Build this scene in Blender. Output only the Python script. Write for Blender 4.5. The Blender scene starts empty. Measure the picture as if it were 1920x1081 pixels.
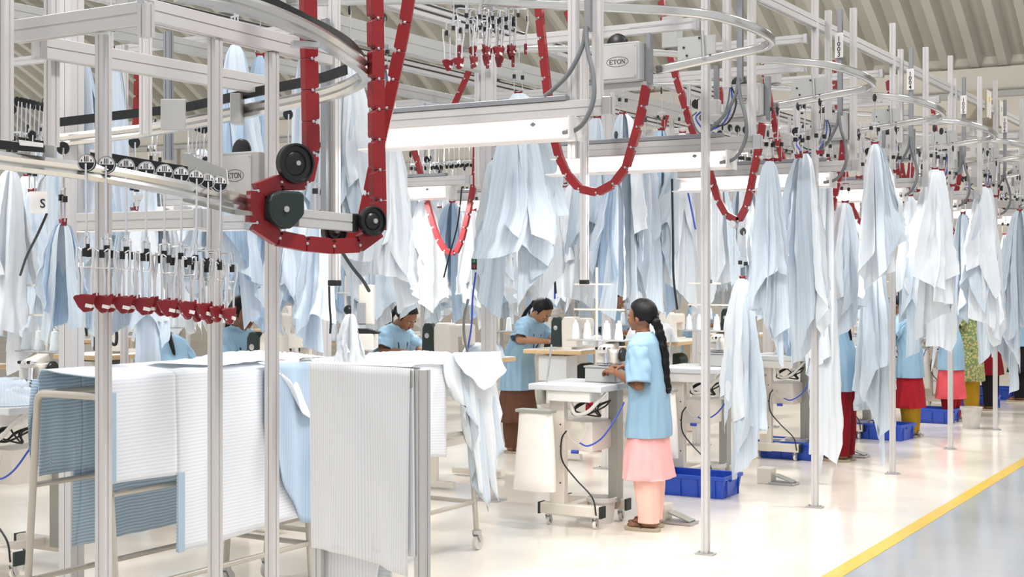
import bpy, bmesh, math, random
from mathutils import Vector, Matrix, noise
PI = math.pi
sin, cos, rad = math.sin, math.cos, math.radians
rnd = random.Random(7)
# ------------------------------------------------------------------ camera calibration
F = 2600.0; TH = math.atan(1530 / 2600); CT, ST = cos(TH), sin(TH); EYE = 1.7; HV = 522
def W(u, v, d):
    xc = (u - 960) * d / F
    return Vector((xc * CT - d * ST, xc * ST + d * CT, EYE - (v - HV) * d / F))
def dx(u, x): return -x * F / (CT * (2490 - u))
def dy(u, y): return y / (CT + ST * (u - 960) / F)
def onx(u, v, x): return W(u, v, dx(u, x))
def ony(u, v, y): return W(u, v, dy(u, y))
def onz(u, v, z): return W(u, v, (EYE - z) * F / (v - HV))
sc = bpy.context.scene
COL = sc.collection
cam_d = bpy.data.cameras.new('camera'); cam = bpy.data.objects.new('camera', cam_d); COL.objects.link(cam)
cam.location = (0, 0, EYE); cam.rotation_euler = (PI / 2, 0, TH)
cam_d.sensor_width = 36; cam_d.lens = 36 * F / 1920; cam_d.shift_y = -18.5 / 1920
cam_d.clip_end = 300; cam_d.clip_start = .05
sc.camera = cam
vs = sc.view_settings
vs.view_transform = 'Standard'; vs.look = 'None'; vs.gamma = 1; vs.exposure = 0.0
# ------------------------------------------------------------------ materials
M = {}
def nodes(name):
    m = bpy.data.materials.new(name); m.use_nodes = True
    nt = m.node_tree; b = nt.nodes['Principled BSDF']
    M[name] = m
    return m, nt, b
def mat(name, col, rough=.5, metal=0, var=.04, scale=8, spec=.5, bump=0, emit=0):
    m, nt, b = nodes(name)
    N = nt.nodes; L = nt.links
    tc = N.new('ShaderNodeTexCoord'); nz = N.new('ShaderNodeTexNoise'); nz.inputs['Scale'].default_value = scale
    nz.inputs['Detail'].default_value = 2
    L.new(tc.outputs['Object'], nz.inputs['Vector'])
    mx = N.new('ShaderNodeMix'); mx.data_type = 'RGBA'
    a = [max(0, c * (1 - var)) for c in col]; c2 = [min(1, c * (1 + var)) for c in col]
    mx.inputs['A'].default_value = (*a, 1); mx.inputs['B'].default_value = (*c2, 1)
    L.new(nz.outputs['Fac'], mx.inputs['Factor']); L.new(mx.outputs['Result'], b.inputs['Base Color'])
    b.inputs['Roughness'].default_value = rough; b.inputs['Metallic'].default_value = metal
    b.inputs['Specular IOR Level'].default_value = spec
    if bump:
        bp = N.new('ShaderNodeBump'); bp.inputs['Strength'].default_value = bump; bp.inputs['Distance'].default_value = .01
        L.new(nz.outputs['Fac'], bp.inputs['Height']); L.new(bp.outputs['Normal'], b.inputs['Normal'])
    if emit:
        b.inputs['Emission Color'].default_value = (*col, 1); b.inputs['Emission Strength'].default_value = emit
    return m
def cloth(name, c1, c2, period, axis='v', rough=.8, sharp=.5, trans=.25):
    """woven striped shirting; stripes follow the UV map (metres)"""
    m, nt, b = nodes(name); N = nt.nodes; L = nt.links
    uv = N.new('ShaderNodeUVMap'); sp = N.new('ShaderNodeSeparateXYZ'); L.new(uv.outputs['UV'], sp.inputs[0])
    mu = N.new('ShaderNodeMath'); mu.operation = 'MULTIPLY'; mu.inputs[1].default_value = 2 * PI / period
    L.new(sp.outputs['Y' if axis == 'v' else 'X'], mu.inputs[0])
    sn = N.new('ShaderNodeMath'); sn.operation = 'SINE'; L.new(mu.outputs[0], sn.inputs[0])
    mr = N.new('ShaderNodeMapRange'); mr.inputs['From Min'].default_value = -sharp; mr.inputs['From Max'].default_value = sharp
    L.new(sn.outputs[0], mr.inputs['Value'])
    mx = N.new('ShaderNodeMix'); mx.data_type = 'RGBA'
    mx.inputs['A'].default_value = (*c1, 1); mx.inputs['B'].default_value = (*c2, 1)
    L.new(mr.outputs['Result'], mx.inputs['Factor'])
    L.new(mx.outputs['Result'], b.inputs['Base Color'])
    b.inputs['Roughness'].default_value = rough; b.inputs['Specular IOR Level'].default_value = .2
    b.inputs['Sheen Weight'].default_value = .15
    if trans:
        tr = N.new('ShaderNodeBsdfTranslucent'); L.new(mx.outputs['Result'], tr.inputs['Color'])
        ms = N.new('ShaderNodeMixShader'); ms.inputs[0].default_value = trans
        L.new(b.outputs[0], ms.inputs[1]); L.new(tr.outputs[0], ms.inputs[2])
        L.new(ms.outputs[0], N['Material Output'].inputs['Surface'])
    return m
mat('aluminium', (.60, .585, .585), .45, .10, .02, 3)
mat('aluminium_grey', (.30, .31, .33), .4, .5, .05, 5)
mat('light_alu', (.57, .56, .55), .38, .18, .03, 5)
mat('chrome', (.82, .82, .84), .14, 1, .02, 20)
mat('rail_steel', (.64, .63, .61), .2, .9, .03, 9)
mat('zinc', (.55, .55, .56), .35, .85, .08, 30)
mat('bright_steel', (.86, .85, .86), .22, .65, .02, 30)
mat('red_plastic', (.25, .008, .012), .38, 0, .12, 9)
mat('dark_red', (.21, .006, .014), .45, 0, .12, 20)
mat('black', (.008, .010, .010), .35, 0, .2, 12)
mat('black_rubber', (.018, .018, .018), .7, 0, .2, 12)
mat('green_black', (.012, .026, .024), .45, 0, .2, 12)
mat('white_enamel', (.80, .78, .76), .3, 0, .02, 6)
mat('machine_cream', (.80, .75, .68), .3, 0, .03, 6)
mat('box_grey', (.46, .465, .455), .4, .1, .03, 6)
mat('table_grey', (.62, .64, .65), .3, 0, .03, 6)
mat('table_cream', (.72, .67, .60), .35, 0, .04, 4)
mat('leg_grey', (.36, .37, .33), .4, .2, .05, 4)
mat('wood_edge', (.60, .42, .22), .45, 0, .15, 30)
mat('laminate', (.85, .80, .74), .35, 0, .03, 4)
mat('crate_blue', (.018, .075, .48), .38, 0, .10, 3)
mat('bucket_grey', (.62, .60, .57), .45, 0, .04, 4)
mat('bag_white', (.84, .80, .75), .8, 0, .04, 6, bump=.3)
mat('trolley_paint', (.50, .46, .40), .4, .2, .06, 10)
mat('kiosk_beige', (.42, .37, .27), .5, 0, .05, 4)
mat('paper', (.86, .83, .82), .7, 0, .02, 4)
mat('ink', (.01, .014, .03), .5, 0, .1, 4)
mat('cable_grey', (.16, .17, .18), .5, 0, .08, 4)
mat('cable_black', (.01, .012, .014), .45, 0, .1, 4)
mat('hose_blue', (.03, .07, .42), .4, 0, .1, 4)
mat('thread', (.78, .84, .88), .8, 0, .05, 60)
mat('yellow_tag', (.8, .55, .05), .5, 0, .1, 4)
mat('green_button', (.02, .25, .08), .4, 0, .1, 4)
mat('skin', (.24, .105, .055), .45, 0, .10, 14, .4)
mat('skin_light', (.36, .18, .10), .45, 0, .10, 14, .4)
mat('hair', (.004, .004, .005), .5, 0, .3, 90, .25, .3)
mat('lips', (.22, .045, .04), .45, 0, .1, 14)
mat('eye_white', (.6, .57, .54), .3, 0, .02, 4)
mat('tunic_blue', (.28, .44, .58), .8, 0, .06, 5, .2, .2)
mat('cuff_blue', (.36, .53, .66), .8, 0, .04, 5, .2)
mat('salwar_pink', (.92, .55, .47), .8, 0, .08, 6, .2, .2)
mat('kurta_pink', (.93, .44, .44), .75, 0, .10, 4, .2, .2)
mat('brown_cloth', (.12, .055, .035), .85, 0, .12, 6, .2)
mat('maroon_cloth', (.20, .006, .012), .8, 0, .2, 5, .2)
mat('red_cloth', (.36, .012, .022), .8, 0, .15, 5, .2)
mat('coral_cloth', (.72, .10, .12), .8, 0, .12, 5, .2)
mat('mustard_cloth', (.42, .24, .015), .8, 0, .15, 5, .2)
mat('black_cloth', (.012, .010, .014), .85, 0, .2, 5, .2)
mat('lanyard', (.012, .02, .07), .6, 0, .1, 5)
mat('sandal_brown', (.10, .045, .03), .6, 0, .15, 12)
mat('sole', (.42, .36, .26), .7, 0, .1, 12)
mat('floor_line_yellow', (.80, .52, .045), .22, 0, .10, 1.3)
mat('end_wall', (.84, .79, .71), .7, 0, .03, .6)
mat('roof_sheet', (.60, .585, .52), .45, .1, .10, .5)
mat('reflector', (.90, .84, .82), .25, .1, .02, 4)
m = mat('tube_glow', (1, .96, .93), .4, 0, 0, 4, emit=5)
# floor: polished epoxy
def floor_mat(name, col, r0, r1, v):
    m, nt, b = nodes(name); N = nt.nodes; L = nt.links
    tc = N.new('ShaderNodeTexCoord'); n1 = N.new('ShaderNodeTexNoise'); n1.inputs['Scale'].default_value = .9; n1.inputs['Detail'].default_value = 4
    L.new(tc.outputs['Object'], n1.inputs['Vector'])
    mx = N.new('ShaderNodeMix'); mx.data_type = 'RGBA'
    mx.inputs['A'].default_value = (*[c * (1 - v) for c in col], 1); mx.inputs['B'].default_value = (*[min(1, c * (1 + v)) for c in col], 1)
    L.new(n1.outputs['Fac'], mx.inputs['Factor']); L.new(mx.outputs['Result'], b.inputs['Base Color'])
    mr = N.new('ShaderNodeMapRange'); mr.inputs['To Min'].default_value = r0; mr.inputs['To Max'].default_value = r1
    L.new(n1.outputs['Fac'], mr.inputs['Value']); L.new(mr.outputs['Result'], b.inputs['Roughness'])
    n2 = N.new('ShaderNodeTexNoise'); n2.inputs['Scale'].default_value = 2.5; L.new(tc.outputs['Object'], n2.inputs['Vector'])
    bp = N.new('ShaderNodeBump'); bp.inputs['Strength'].default_value = .12; bp.inputs['Distance'].default_value = .02
    L.new(n2.outputs['Fac'], bp.inputs['Height']); L.new(bp.outputs['Normal'], b.inputs['Normal'])
    return m
floor_mat('floor_cream', (.82, .765, .68), .09, .20, .05)
floor_mat('floor_grey', (.42, .425, .44), .07, .16, .10)
PB = (.58, .72, .86); WH = (.90, .93, .97)
cloth('cloth_pale', (.62, .71, .80), (.67, .75, .83), .014, 'u', trans=.12)
cloth('cloth_white', (.82, .86, .90), (.79, .84, .89), .010, 'u', trans=.12)
cloth('cloth_blue', (.42, .56, .73), (.49, .62, .77), .016, 'u', trans=.12)
cloth('cloth_twill', (.74, .79, .84), (.86, .88, .90), .016, 'v', trans=.12)
cloth('cloth_rack', (.68, .74, .81), (.84, .85, .89), .0165, 'v', sharp=1.1, trans=.06)
cloth('cloth_reverse_shaded', (.30, .42, .54), (.50, .61, .72), .0165, 'v', sharp=.9, trans=.04)  # bluer reverse of the striped cloth, with inner-side shade put into the colour
cloth('cloth_stand', (.74, .77, .81), (.88, .88, .90), .012, 'u', sharp=.9, trans=.10)
# green/yellow printed kurta
m, nt, b = nodes('print_cloth'); N = nt.nodes; L = nt.links
tc = N.new('ShaderNodeTexCoord'); vo = N.new('ShaderNodeTexVoronoi'); vo.inputs['Scale'].default_value = 38
L.new(tc.outputs['Object'], vo.inputs['Vector'])
cr = N.new('ShaderNodeValToRGB'); cr.color_ramp.elements[0].color = (.62, .55, .22, 1); cr.color_ramp.elements[1].color = (.20, .28, .12, 1)
cr.color_ramp.elements[0].position = .25; cr.color_ramp.elements[1].position = .6
L.new(vo.outputs['Distance'], cr.inputs[0]); L.new(cr.outputs[0], b.inputs['Base Color']); b.inputs['Roughness'].default_value = .85
# ------------------------------------------------------------------ mesh builder
def basis(z, up=Vector((0, 0, 1))):
    z = z.normalized()
    if abs(z.dot(up)) > .98: up = Vector((1, 0, 0))
    x = up.cross(z).normalized(); y = z.cross(x)
    return x, y, z
class MB:
    def __init__(s): s.v = []; s.f = []; s.mi = []; s.uv = {}
    def add(s, vs, fs, mi=0):
        o = len(s.v); s.v += [Vector(p) for p in vs]; s.f += [[i + o for i in f] for f in fs]; s.mi += [mi] * len(fs); return s
    def box(s, c, size, rz=0, R=None, mi=0):
        c = Vector(c); h = [a / 2 for a in size]
        R = R or Matrix.Rotation(rz, 3, 'Z')
        vs = [c + R @ Vector((i * h[0], j * h[1], k * h[2])) for i in (-1, 1) for j in (-1, 1) for k in (-1, 1)]
        return s.add(vs, [(0, 1, 3, 2), (4, 6, 7, 5), (0, 4, 5, 1), (2, 3, 7, 6), (0, 2, 6, 4), (1, 5, 7, 3)], mi)
    def bar(s, p0, p1, w, h, up=Vector((0, 0, 1)), mi=0):
        return s.sweep([p0, p1], [(-w / 2, -h / 2), (w / 2, -h / 2), (w / 2, h / 2), (-w / 2, h / 2)], up, mi=mi)
    def sweep(s, pts, sec, up=Vector((0, 0, 1)), closed=False, mi=0, scales=None):
        pts = [Vector(p) for p in pts]; n = len(pts); m = len(sec); vs = []; fs = []
        for i, p in enumerate(pts):
            if closed: t = pts[(i + 1) % n] - pts[i - 1]
            else: t = pts[min(i + 1, n - 1)] - pts[max(i - 1, 0)]
            x, y, z = basis(t, up)
            k = scales[i] if scales else 1
            for a, b in sec: vs.append(p + x * a * k + y * b * k)
        rng = n if closed else n - 1
        for i in range(rng):
            j = (i + 1) % n
            for q in range(m):
                r = (q + 1) % m
                fs.append((i * m + q, i * m + r, j * m + r, j * m + q))
        if not closed: fs += [tuple(reversed(range(m))), tuple(range((n - 1) * m, n * m))]
        return s.add(vs, fs, mi)
    def tube(s, pts, r, n=8, mi=0, closed=False, scales=None):
        pts = [Vector(p) for p in pts]
        # parallel transport
        N = len(pts); T = []
        for i in range(N):
            t = (pts[(i + 1) % N] - pts[i - 1]) if closed else (pts[min(i + 1, N - 1)] - pts[max(i - 1, 0)])
            T.append(t.normalized())
        x, y, _ = basis(T[0]); vs = []; fs = []
        for i in range(N):
            x = (x - T[i] * x.dot(T[i])).normalized(); y = T[i].cross(x)
            rr = r * (scales[i] if scales else 1)
            for k in range(n):
                a = 2 * PI * k / n; vs.append(pts[i] + x * cos(a) * rr + y * sin(a) * rr)
        for i in range(N if closed else N - 1):
            j = (i + 1) % N
            for q in range(n):
                w = (q + 1) % n; fs.append((i * n + q, i * n + w, j * n + w, j * n + q))
        if not closed: fs += [tuple(reversed(range(n))), tuple(range((N - 1) * n, N * n))]
        return s.add(vs, fs, mi)
    def cyl(s, p0, p1, r0, r1=None, n=16, mi=0):
        r1 = r0 if r1 is None else r1
        return s.tube([p0, p1], 1, n, mi, scales=[r0, r1])
    def lathe(s, prof, c=(0, 0, 0), ax=(0, 0, 1), n=24, mi=0):
        c = Vector(c); x, y, z = basis(Vector(ax)); vs = []; fs = []; m = len(prof)
        for k in range(n):
            a = 2 * PI * k / n
            for r, h in prof: vs.append(c + (x * cos(a) + y * sin(a)) * r + z * h)
        for k in range(n):
            l = (k + 1) % n
            for i in range(m - 1): fs.append((k * m + i, l * m + i, l * m + i + 1, k * m + i + 1))
        return s.add(vs, fs, mi)
    def ell(s, c, r, R=None, nu=16, nv=10, mi=0):
        c = Vector(c); R = R or Matrix.Identity(3); vs = []; fs = []
        r = (r, r, r) if not hasattr(r, '__len__') else r
        for j in range(nv + 1):
            ph = PI * j / nv
            for i in range(nu):
                th = 2 * PI * i / nu
                vs.append(c + R @ Vector((r[0] * sin(ph) * cos(th), r[1] * sin(ph) * sin(th), r[2] * cos(ph))))
        for j in range(nv):
            for i in range(nu):
                k = (i + 1) % nu
                fs.append((j * nu + i, j * nu + k, (j + 1) * nu + k, (j + 1) * nu + i) if True else 0)
        return s.add(vs, fs, mi)
    def prism(s, poly, o, ax, ay, az, depth, mi=0):
        """polygon in plane (ax, ay) at o, thick along az centred"""
        o = Vector(o); n = len(poly)
        vs = [o + ax * a + ay * b - az * depth / 2 for a, b in poly] + [o + ax * a + ay * b + az * depth / 2 for a, b in poly]
        fs = [tuple(reversed(range(n))), tuple(range(n, 2 * n))] + [(i, (i + 1) % n, (i + 1) % n + n, i + n) for i in range(n)]
        return s.add(vs, fs, mi)
    def grid(s, fn, nu, nv, mi=0, uvf=None):
        o = len(s.v); vs = []; fs = []
        for j in range(nv + 1):
            for i in range(nu + 1):
                vs.append(fn(i / nu, j / nv))
                if uvf: s.uv[o + len(vs) - 1] = uvf(i / nu, j / nv)
        for j in range(nv):
            for i in range(nu):
                a = j * (nu + 1) + i; fs.append((a, a + 1, a + nu + 2, a + nu + 1))
        return s.add(vs, fs, mi)
    def mesh(s, name, mats, smooth=False, origin=None):
        me = bpy.data.meshes.new(name)
        o = Vector(origin) if origin is not None else Vector((0, 0, 0))
        me.from_pydata([tuple(p - o) for p in s.v], [], s.f)
        for m in (mats if isinstance(mats, (list, tuple)) else [mats]): me.materials.append(M[m])
        me.polygons.foreach_set('material_index', s.mi)
        if s.uv:
            ul = me.uv_layers.new(name='UVMap')
            for lp in me.loops: ul.data[lp.index].uv = s.uv.get(lp.vertex_index, (0, 0))
        if smooth: me.polygons.foreach_set('use_smooth', [True] * len(me.polygons))
        me.update(); 
        if not s.uv: me.validate()
        return me
    def obj(s, name, mats, parent=None, smooth=False, origin=None, bevel=0, auto=True):
        """link as one object.  parent given: coordinates are parent-local."""
        me = s.mesh(name, mats, smooth, origin)
        ob = bpy.data.objects.new(name, me); COL.objects.link(ob)
        if origin is not None: ob.location = origin
        if parent: ob.parent = parent
        if bevel:
            b = ob.modifiers.new('b', 'BEVEL'); b.width = bevel; b.segments = 2; b.limit_method = 'ANGLE'
        if smooth and auto and hasattr(me, 'set_sharp_from_angle'): me.set_sharp_from_angle(angle=rad(50))
        return ob
def tag(o, label=None, cat=None, group=None, kind=None):
    if label: o['label'] = label
    if cat: o['category'] = cat
    if group: o['group'] = group
    if kind: o['kind'] = kind
    return o
def thing(name, loc, label, cat, group=None, rz=0):
    o = bpy.data.objects.new(name, None); COL.objects.link(o); o.location = loc; o.rotation_euler = (0, 0, rz)
    o.empty_display_size = .1
    return tag(o, label, cat, group)
def dup(o, loc=None, rz=None, label=None, group=None, scale=None, parent=None):
    c = o.copy(); COL.objects.link(c)
    if parent is not None: c.parent = parent
    if loc is not None: c.location = loc
    if rz is not None: c.rotation_euler = (0, 0, rz)
    if scale is not None: c.scale = scale
    if label: c['label'] = label
    if group: c['group'] = group
    for ch in list(o.children): dup(ch, parent=c)
    return c
def text_mesh(parent, txt, size, origin, ax, ay, matname, name='lettering', spacing=1.0):
    cu = bpy.data.curves.new(name, 'FONT'); cu.body = txt; cu.size = size; cu.align_x = 'CENTER'; cu.align_y = 'CENTER'
    cu.extrude = .0006; cu.offset = size * .012; cu.space_line = spacing; cu.resolution_u = 3
    t = bpy.data.objects.new(name, cu); COL.objects.link(t)
    me = bpy.data.meshes.new_from_object(t.evaluated_get(bpy.context.evaluated_depsgraph_get()))
    bpy.data.objects.remove(t)
    az = ax.cross(ay)
    Mx = Matrix((ax, ay, az)).transposed().to_4x4(); Mx.translation = Vector(origin)
    me.transform(Mx); me.materials.clear(); me.materials.append(M[matname])
    ob = bpy.data.objects.new(name, me); COL.objects.link(ob); ob.parent = parent
    return ob
X, Y, Z = Vector((1, 0, 0)), Vector((0, 1, 0)), Vector((0, 0, 1))
def spline(pts, n=6):
    """Catmull-Rom through pts"""
    P = [Vector(p) for p in pts]; out = []
    Q = [P[0] * 2 - P[1]] + P + [P[-1] * 2 - P[-2]]
    for i in range(1, len(Q) - 2):
        for k in range(n):
            t = k / n; a, b, c, d = Q[i - 1], Q[i], Q[i + 1], Q[i + 2]
            out.append(.5 * ((2 * b) + (c - a) * t + (2 * a - 5 * b + 4 * c - d) * t * t + (3 * b - a - 3 * c + d) * t ** 3))
    out.append(P[-1]); return out
# aluminium T-slot profile section (w x w)
def tslot(w, h=None):
    h = h or w; a, b = w / 2, h / 2; s = .0035; g = .003; p = []
    def side(x0, y0, x1, y1, nx, ny):
        mx, my = (x0 + x1) / 2, (y0 + y1) / 2; L = math.hypot(x1 - x0, y1 - y0); tx, ty = (x1 - x0) / L, (y1 - y0) / L
        return [(x0 + tx * .002, y0 + ty * .002), (mx - tx * s, my - ty * s), (mx - tx * s - nx * g, my - ty * s - ny * g),
                (mx + tx * s - nx * g, my + ty * s - ny * g), (mx + tx * s, my + ty * s), (x1 - tx * .002, y1 - ty * .002)]
    p += side(-a, -b, a, -b, 0, -1); p += side(a, -b, a, b, 1, 0); p += side(a, b, -a, b, 0, 1); p += side(-a, b, -a, -b, -1, 0)
    return p
T45 = tslot(.045); T90 = tslot(.09); T4590 = tslot(.045, .09)
def post(x, y, z0, z1, label, group=None, sec=T45, base=True, cap=False, name='support_post', mt='aluminium', rz=0, size=.045):
    t = thing(name, (x, y, z0), label, 'post', group, rz)
    MB().sweep([(0, 0, 0.006 if base else 0), (0, 0, z1 - z0)], sec, up=Y).obj('profile', mt, t)
    if base:
        mb = MB().box((0, 0, .005), (size * 2.6, size * 1.7, .01)); mb.obj('base_plate', 'zinc', t)
        b = MB(); 
        for sx in (-1, 1): b.cyl((sx * size * .95, 0, .01), (sx * size * .95, 0, .02), .007, n=8)
        b.obj('bolt', 'zinc', t); 
    if cap:
        MB().box((0, 0, -.012), (size * 1.12, size * 1.12, .03)).obj('end_cap', 'black', t, bevel=.004)
    return t
def beam(p0, p1, label, w=.045, h=.09, group=None, name='conveyor_beam', mt='aluminium', sec=None, brackets=True):
    p0, p1 = Vector(p0), Vector(p1)
    t = thing(name, p0, label, 'beam', group)
    MB().sweep([(0, 0, 0), p1 - p0], sec or tslot(w, h)).obj('profile', mt, t)
    if brackets:
        u = (p1 - p0).normalized(); b = MB()
        b.sweep([u * .001, u * .03], [(-w * .62, -h * .56), (w * .62, -h * .56), (w * .62, h * .56), (-w * .62, h * .56)])
        b.obj('end_bracket', 'zinc', t)
    return t
ORD = ['first', 'second', 'third', 'fourth', 'fifth', 'sixth', 'seventh', 'eighth', 'ninth', 'tenth', 'eleventh']
# ------------------------------------------------------------------ setting
def quad(name, pts, m):
    mb = MB(); n = len(pts)
    mb.add(pts, [tuple(range(n))]); o = mb.obj(name, m); o['kind'] = 'structure'; return o
XL = -2.44
MB().box((-22, 15, -.05), (39.02, 52, .1)).obj('floor', 'floor_cream')['kind'] = 'structure'
MB().box((8.8, 15, -.05), (22.4, 52, .1)).obj('floor_aisle', 'floor_grey')['kind'] = 'structure'
o = MB().box((XL, 15, .0012), (.105, 52, .0024)).obj('floor_line', 'floor_line_yellow'); tag(o, kind='structure')
YW = 32.0; ZE = 6.35
MB().box((-13, YW + .1, 3.2), (66, .2, 6.4)).obj('wall_end', 'end_wall')['kind'] = 'structure'
# corrugated barrel roof, corrugations run round the arch
def corr(x, pitch=.62, depth=.27):
    t = (x / pitch) % 1.0
    if t < .30: return 0.0
    if t < .45: return depth * (t - .30) / .15
    if t < .85: return depth
    return depth * (1 - (t - .85) / .15)
mb = MB(); R0 = 20.4; A0 = rad(36); n = 26
xs = []; x = -46.0
while x < 16:
    xs += [x, x + .30 * .62, x + .45 * .62, x + .85 * .62]; x += .62
vs = []; fs = []
for i in range(n + 1):
    a = A0 - 2 * A0 * i / n
    for x in xs:
        r = R0 + corr(x + 46.0 + 1e-6)
        vs.append((x, YW + .25 - R0 * sin(A0) + r * sin(a), ZE - R0 * cos(A0) + r * cos(a)))
m_ = len(xs)
for i in range(n):
    for j in range(m_ - 1):
        a = i * m_ + j; fs.append((a, a + 1, a + m_ + 1, a + m_))
mb.add(vs, fs).obj('ceiling', 'roof_sheet')['kind'] = 'structure'
# gable filler behind the scalloped eave, eave beam, wall rails and wall columns
mb = MB(); mb.box((-13, YW + .3, 6.6), (66, .1, 1.0)); mb.obj('wall_eave', 'end_wall')['kind'] = 'structure'
mb = MB(); mb.box((-13, YW - .12, 5.78), (66, .24, .12)); mb.obj('trim_1', 'light_alu')['kind'] = 'structure'
mb = MB(); mb.box((-13, YW - .10, 4.85), (66, .16, .16)); mb.obj('trim_2', 'light_alu')['kind'] = 'structure'
for i, x in enumerate((-38, -31, -24, -17, -10, -3, 4)):
    MB().box((x, YW - .06, 2.9), (.28, .12, 5.8)).obj('pillar_%d' % (i + 1), 'light_alu')['kind'] = 'structure'
# ------------------------------------------------------------------ regular steel of the line
DY = 2.05; NK = 7
Y1 = 7.98
for k in range(NK):
    post(-3.31 + .022 * k, Y1 + DY * k, 0, 3.92, 'tall aluminium floor post at the aisle edge, %s one from the camera' % ORD[k], 'aisle edge posts')
for k in range(-2, 9):
    post(-5.55, 9.08 + DY * k, 0, 3.42 if k >= 0 else 3.8, 'wide double aluminium post behind the aisle stations, %s in that row from the camera' % ORD[k + 2], 'wide posts of the second row', T90, size=.09)
for i, (px, n0, n1) in enumerate(((-8.0, -1, 9), (-10.6, 0, 9), (-13.2, 1, 9))):
    for k in range(n0, n1, 1 if i == 0 else 2):
        post(px, 7.7 + DY * k, 0, 3.5, 'slim aluminium post deep inside the hall among hanging fabric', 'deep interior posts')
# upper longitudinal beams
beam((-3.31, 7.2, 3.60), (-3.2, 24, 3.60), 'long top beam on the aisle edge posts', .05, .085, mt='light_alu')
for i, (bx, bz, w, h, y0) in enumerate(((-5.95, 3.74, .10, .11, 5.0), (-5.9, 3.44, .09, .15, 5.0), (-7.6, 3.74, .10, .10, 5.5), (-7.3, 3.42, .08, .1, 5.5))):
    t = thing('conveyor_rail', (bx, y0, bz), ['upper twin-groove main conveyor rail behind the drive boxes', 'lower round-edged main conveyor beam behind the drive boxes',
              'far upper main conveyor rail over the second row', 'far lower main conveyor beam over the second row'][i], 'conveyor rail')
    MB().sweep([(0, 0, 0), (0, 24 - y0, 0)], tslot(w, h)).obj('profile', 'aluminium' if i % 2 == 0 else 'box_grey', t)
    if i in (0, 2):
        b = MB()
        for s in (-1, 1):
            for zz_ in (.040, -.012): b.box((s * (w / 2 + .001), 12 - y0 / 2, zz_), (.006, 24 - y0, .014))
        b.obj('guide_strip', 'black', t)
        for q in range(9):
            MB().lathe([(0, -.012), (.05, -.012), (.055, 0), (.05, .012), (0, .012)], (.02, 2.2 + q * 2.05 + i * .4, .11), (0, 0, 1) if q % 2 else (1, 0, 0), 18).obj('rail_wheel', 'black', t, True)
            MB().box((.04, 2.9 + q * 2.05, .09), (.07, .22, .05)).obj('stop_block', 'leg_grey', t, bevel=.005)
for k in range(NK + 1):
    y = Y1 + DY * k
    beam((-3.36, y, 3.28), (-5.0, y, 3.28), 'cross beam below the top beam at the %s aisle post' % ORD[k], .045, .07)
    beam((-3.36, y + .06, 3.50), (-4.4, y + .06, 3.50), 'upper cross beam at the %s aisle post, just under the top beam' % ORD[k], .045, .06)
    if k in (0, 2, 4): beam((-6.4, y + .3, 3.60), (-13.4, y + .3, 3.60), 'long cross beam reaching into the hall, %s from the camera' % ORD[k], .05, .07)
# ------------------------------------------------------------------ hairpin rails
HP = [(-5.6, 6.75, 3.42), (-4.6, 6.88, 3.36), (-4.1, 6.93, 3.30), (-3.5, 6.96, 3.22), (-3.1, 7.0, 3.165), (-2.9, 7.07, 3.135), (-2.77, 7.24, 3.10),
      (-2.72, 7.44, 3.07), (-2.74, 7.58, 3.05), (-2.84, 7.66, 3.035), (-3.0, 7.68, 3.02), (-3.25, 7.68, 2.99), (-3.5, 7.68, 2.96)]
RS = [(-.014, -.024), (.014, -.024), (.02, -.012), (.011, 0), (.02, .014), (.012, .026), (-.012, .026), (-.02, .014), (-.011, 0), (-.02, -.012)]
hp_mesh = MB().sweep(spline([Vector(p) - Vector((-3, 7.3, 3.1)) for p in HP], 5), RS).mesh('hairpin', 'rail_steel', True)
def hairpin(k, label):
    t = thing('hairpin_rail', (-3, 7.3 + DY * k, 3.1), label, 'conveyor rail', 'hairpin loading rails')
    o = bpy.data.objects.new('rail', hp_mesh); COL.objects.link(o); o.parent = t
    MB().box((-.98, -.36, .33), (.12, .10, .22)).obj('rail_bracket', 'box_grey', t, bevel=.006)
    MB().box((-.24, .375, -.04), (.24, .012, .165)).obj('switch_plate', 'box_grey', t)
    MB().cyl((-.20, .36, .07), (-.19, .36, -.10), .009, n=10).obj('switch_cylinder', 'chrome', t, True)
    b = MB(); [b.cyl((x, .368, z), (x, .362, z), .007, n=8) for x, z in ((-.32, -.02), (-.30, -.07), (-.22, .03), (-.15, -.08))]; b.obj('bolt', 'ink', t)
    b = MB().sweep(spline([(-.75, .52, .16), (-.5, .46, .15), (-.1, .3, .12), (.02, .1, .1), (.1, .05, .06)], 5), [(-.003, -.003), (.003, -.003), (.003, .003), (-.003, .003)])
    b.obj('guard_wire', 'chrome', t)
    return t
for k in range(7):
    hairpin(k, 'chrome hairpin rail curving out over the aisle edge, %s one from the camera' % ORD[k])
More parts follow.
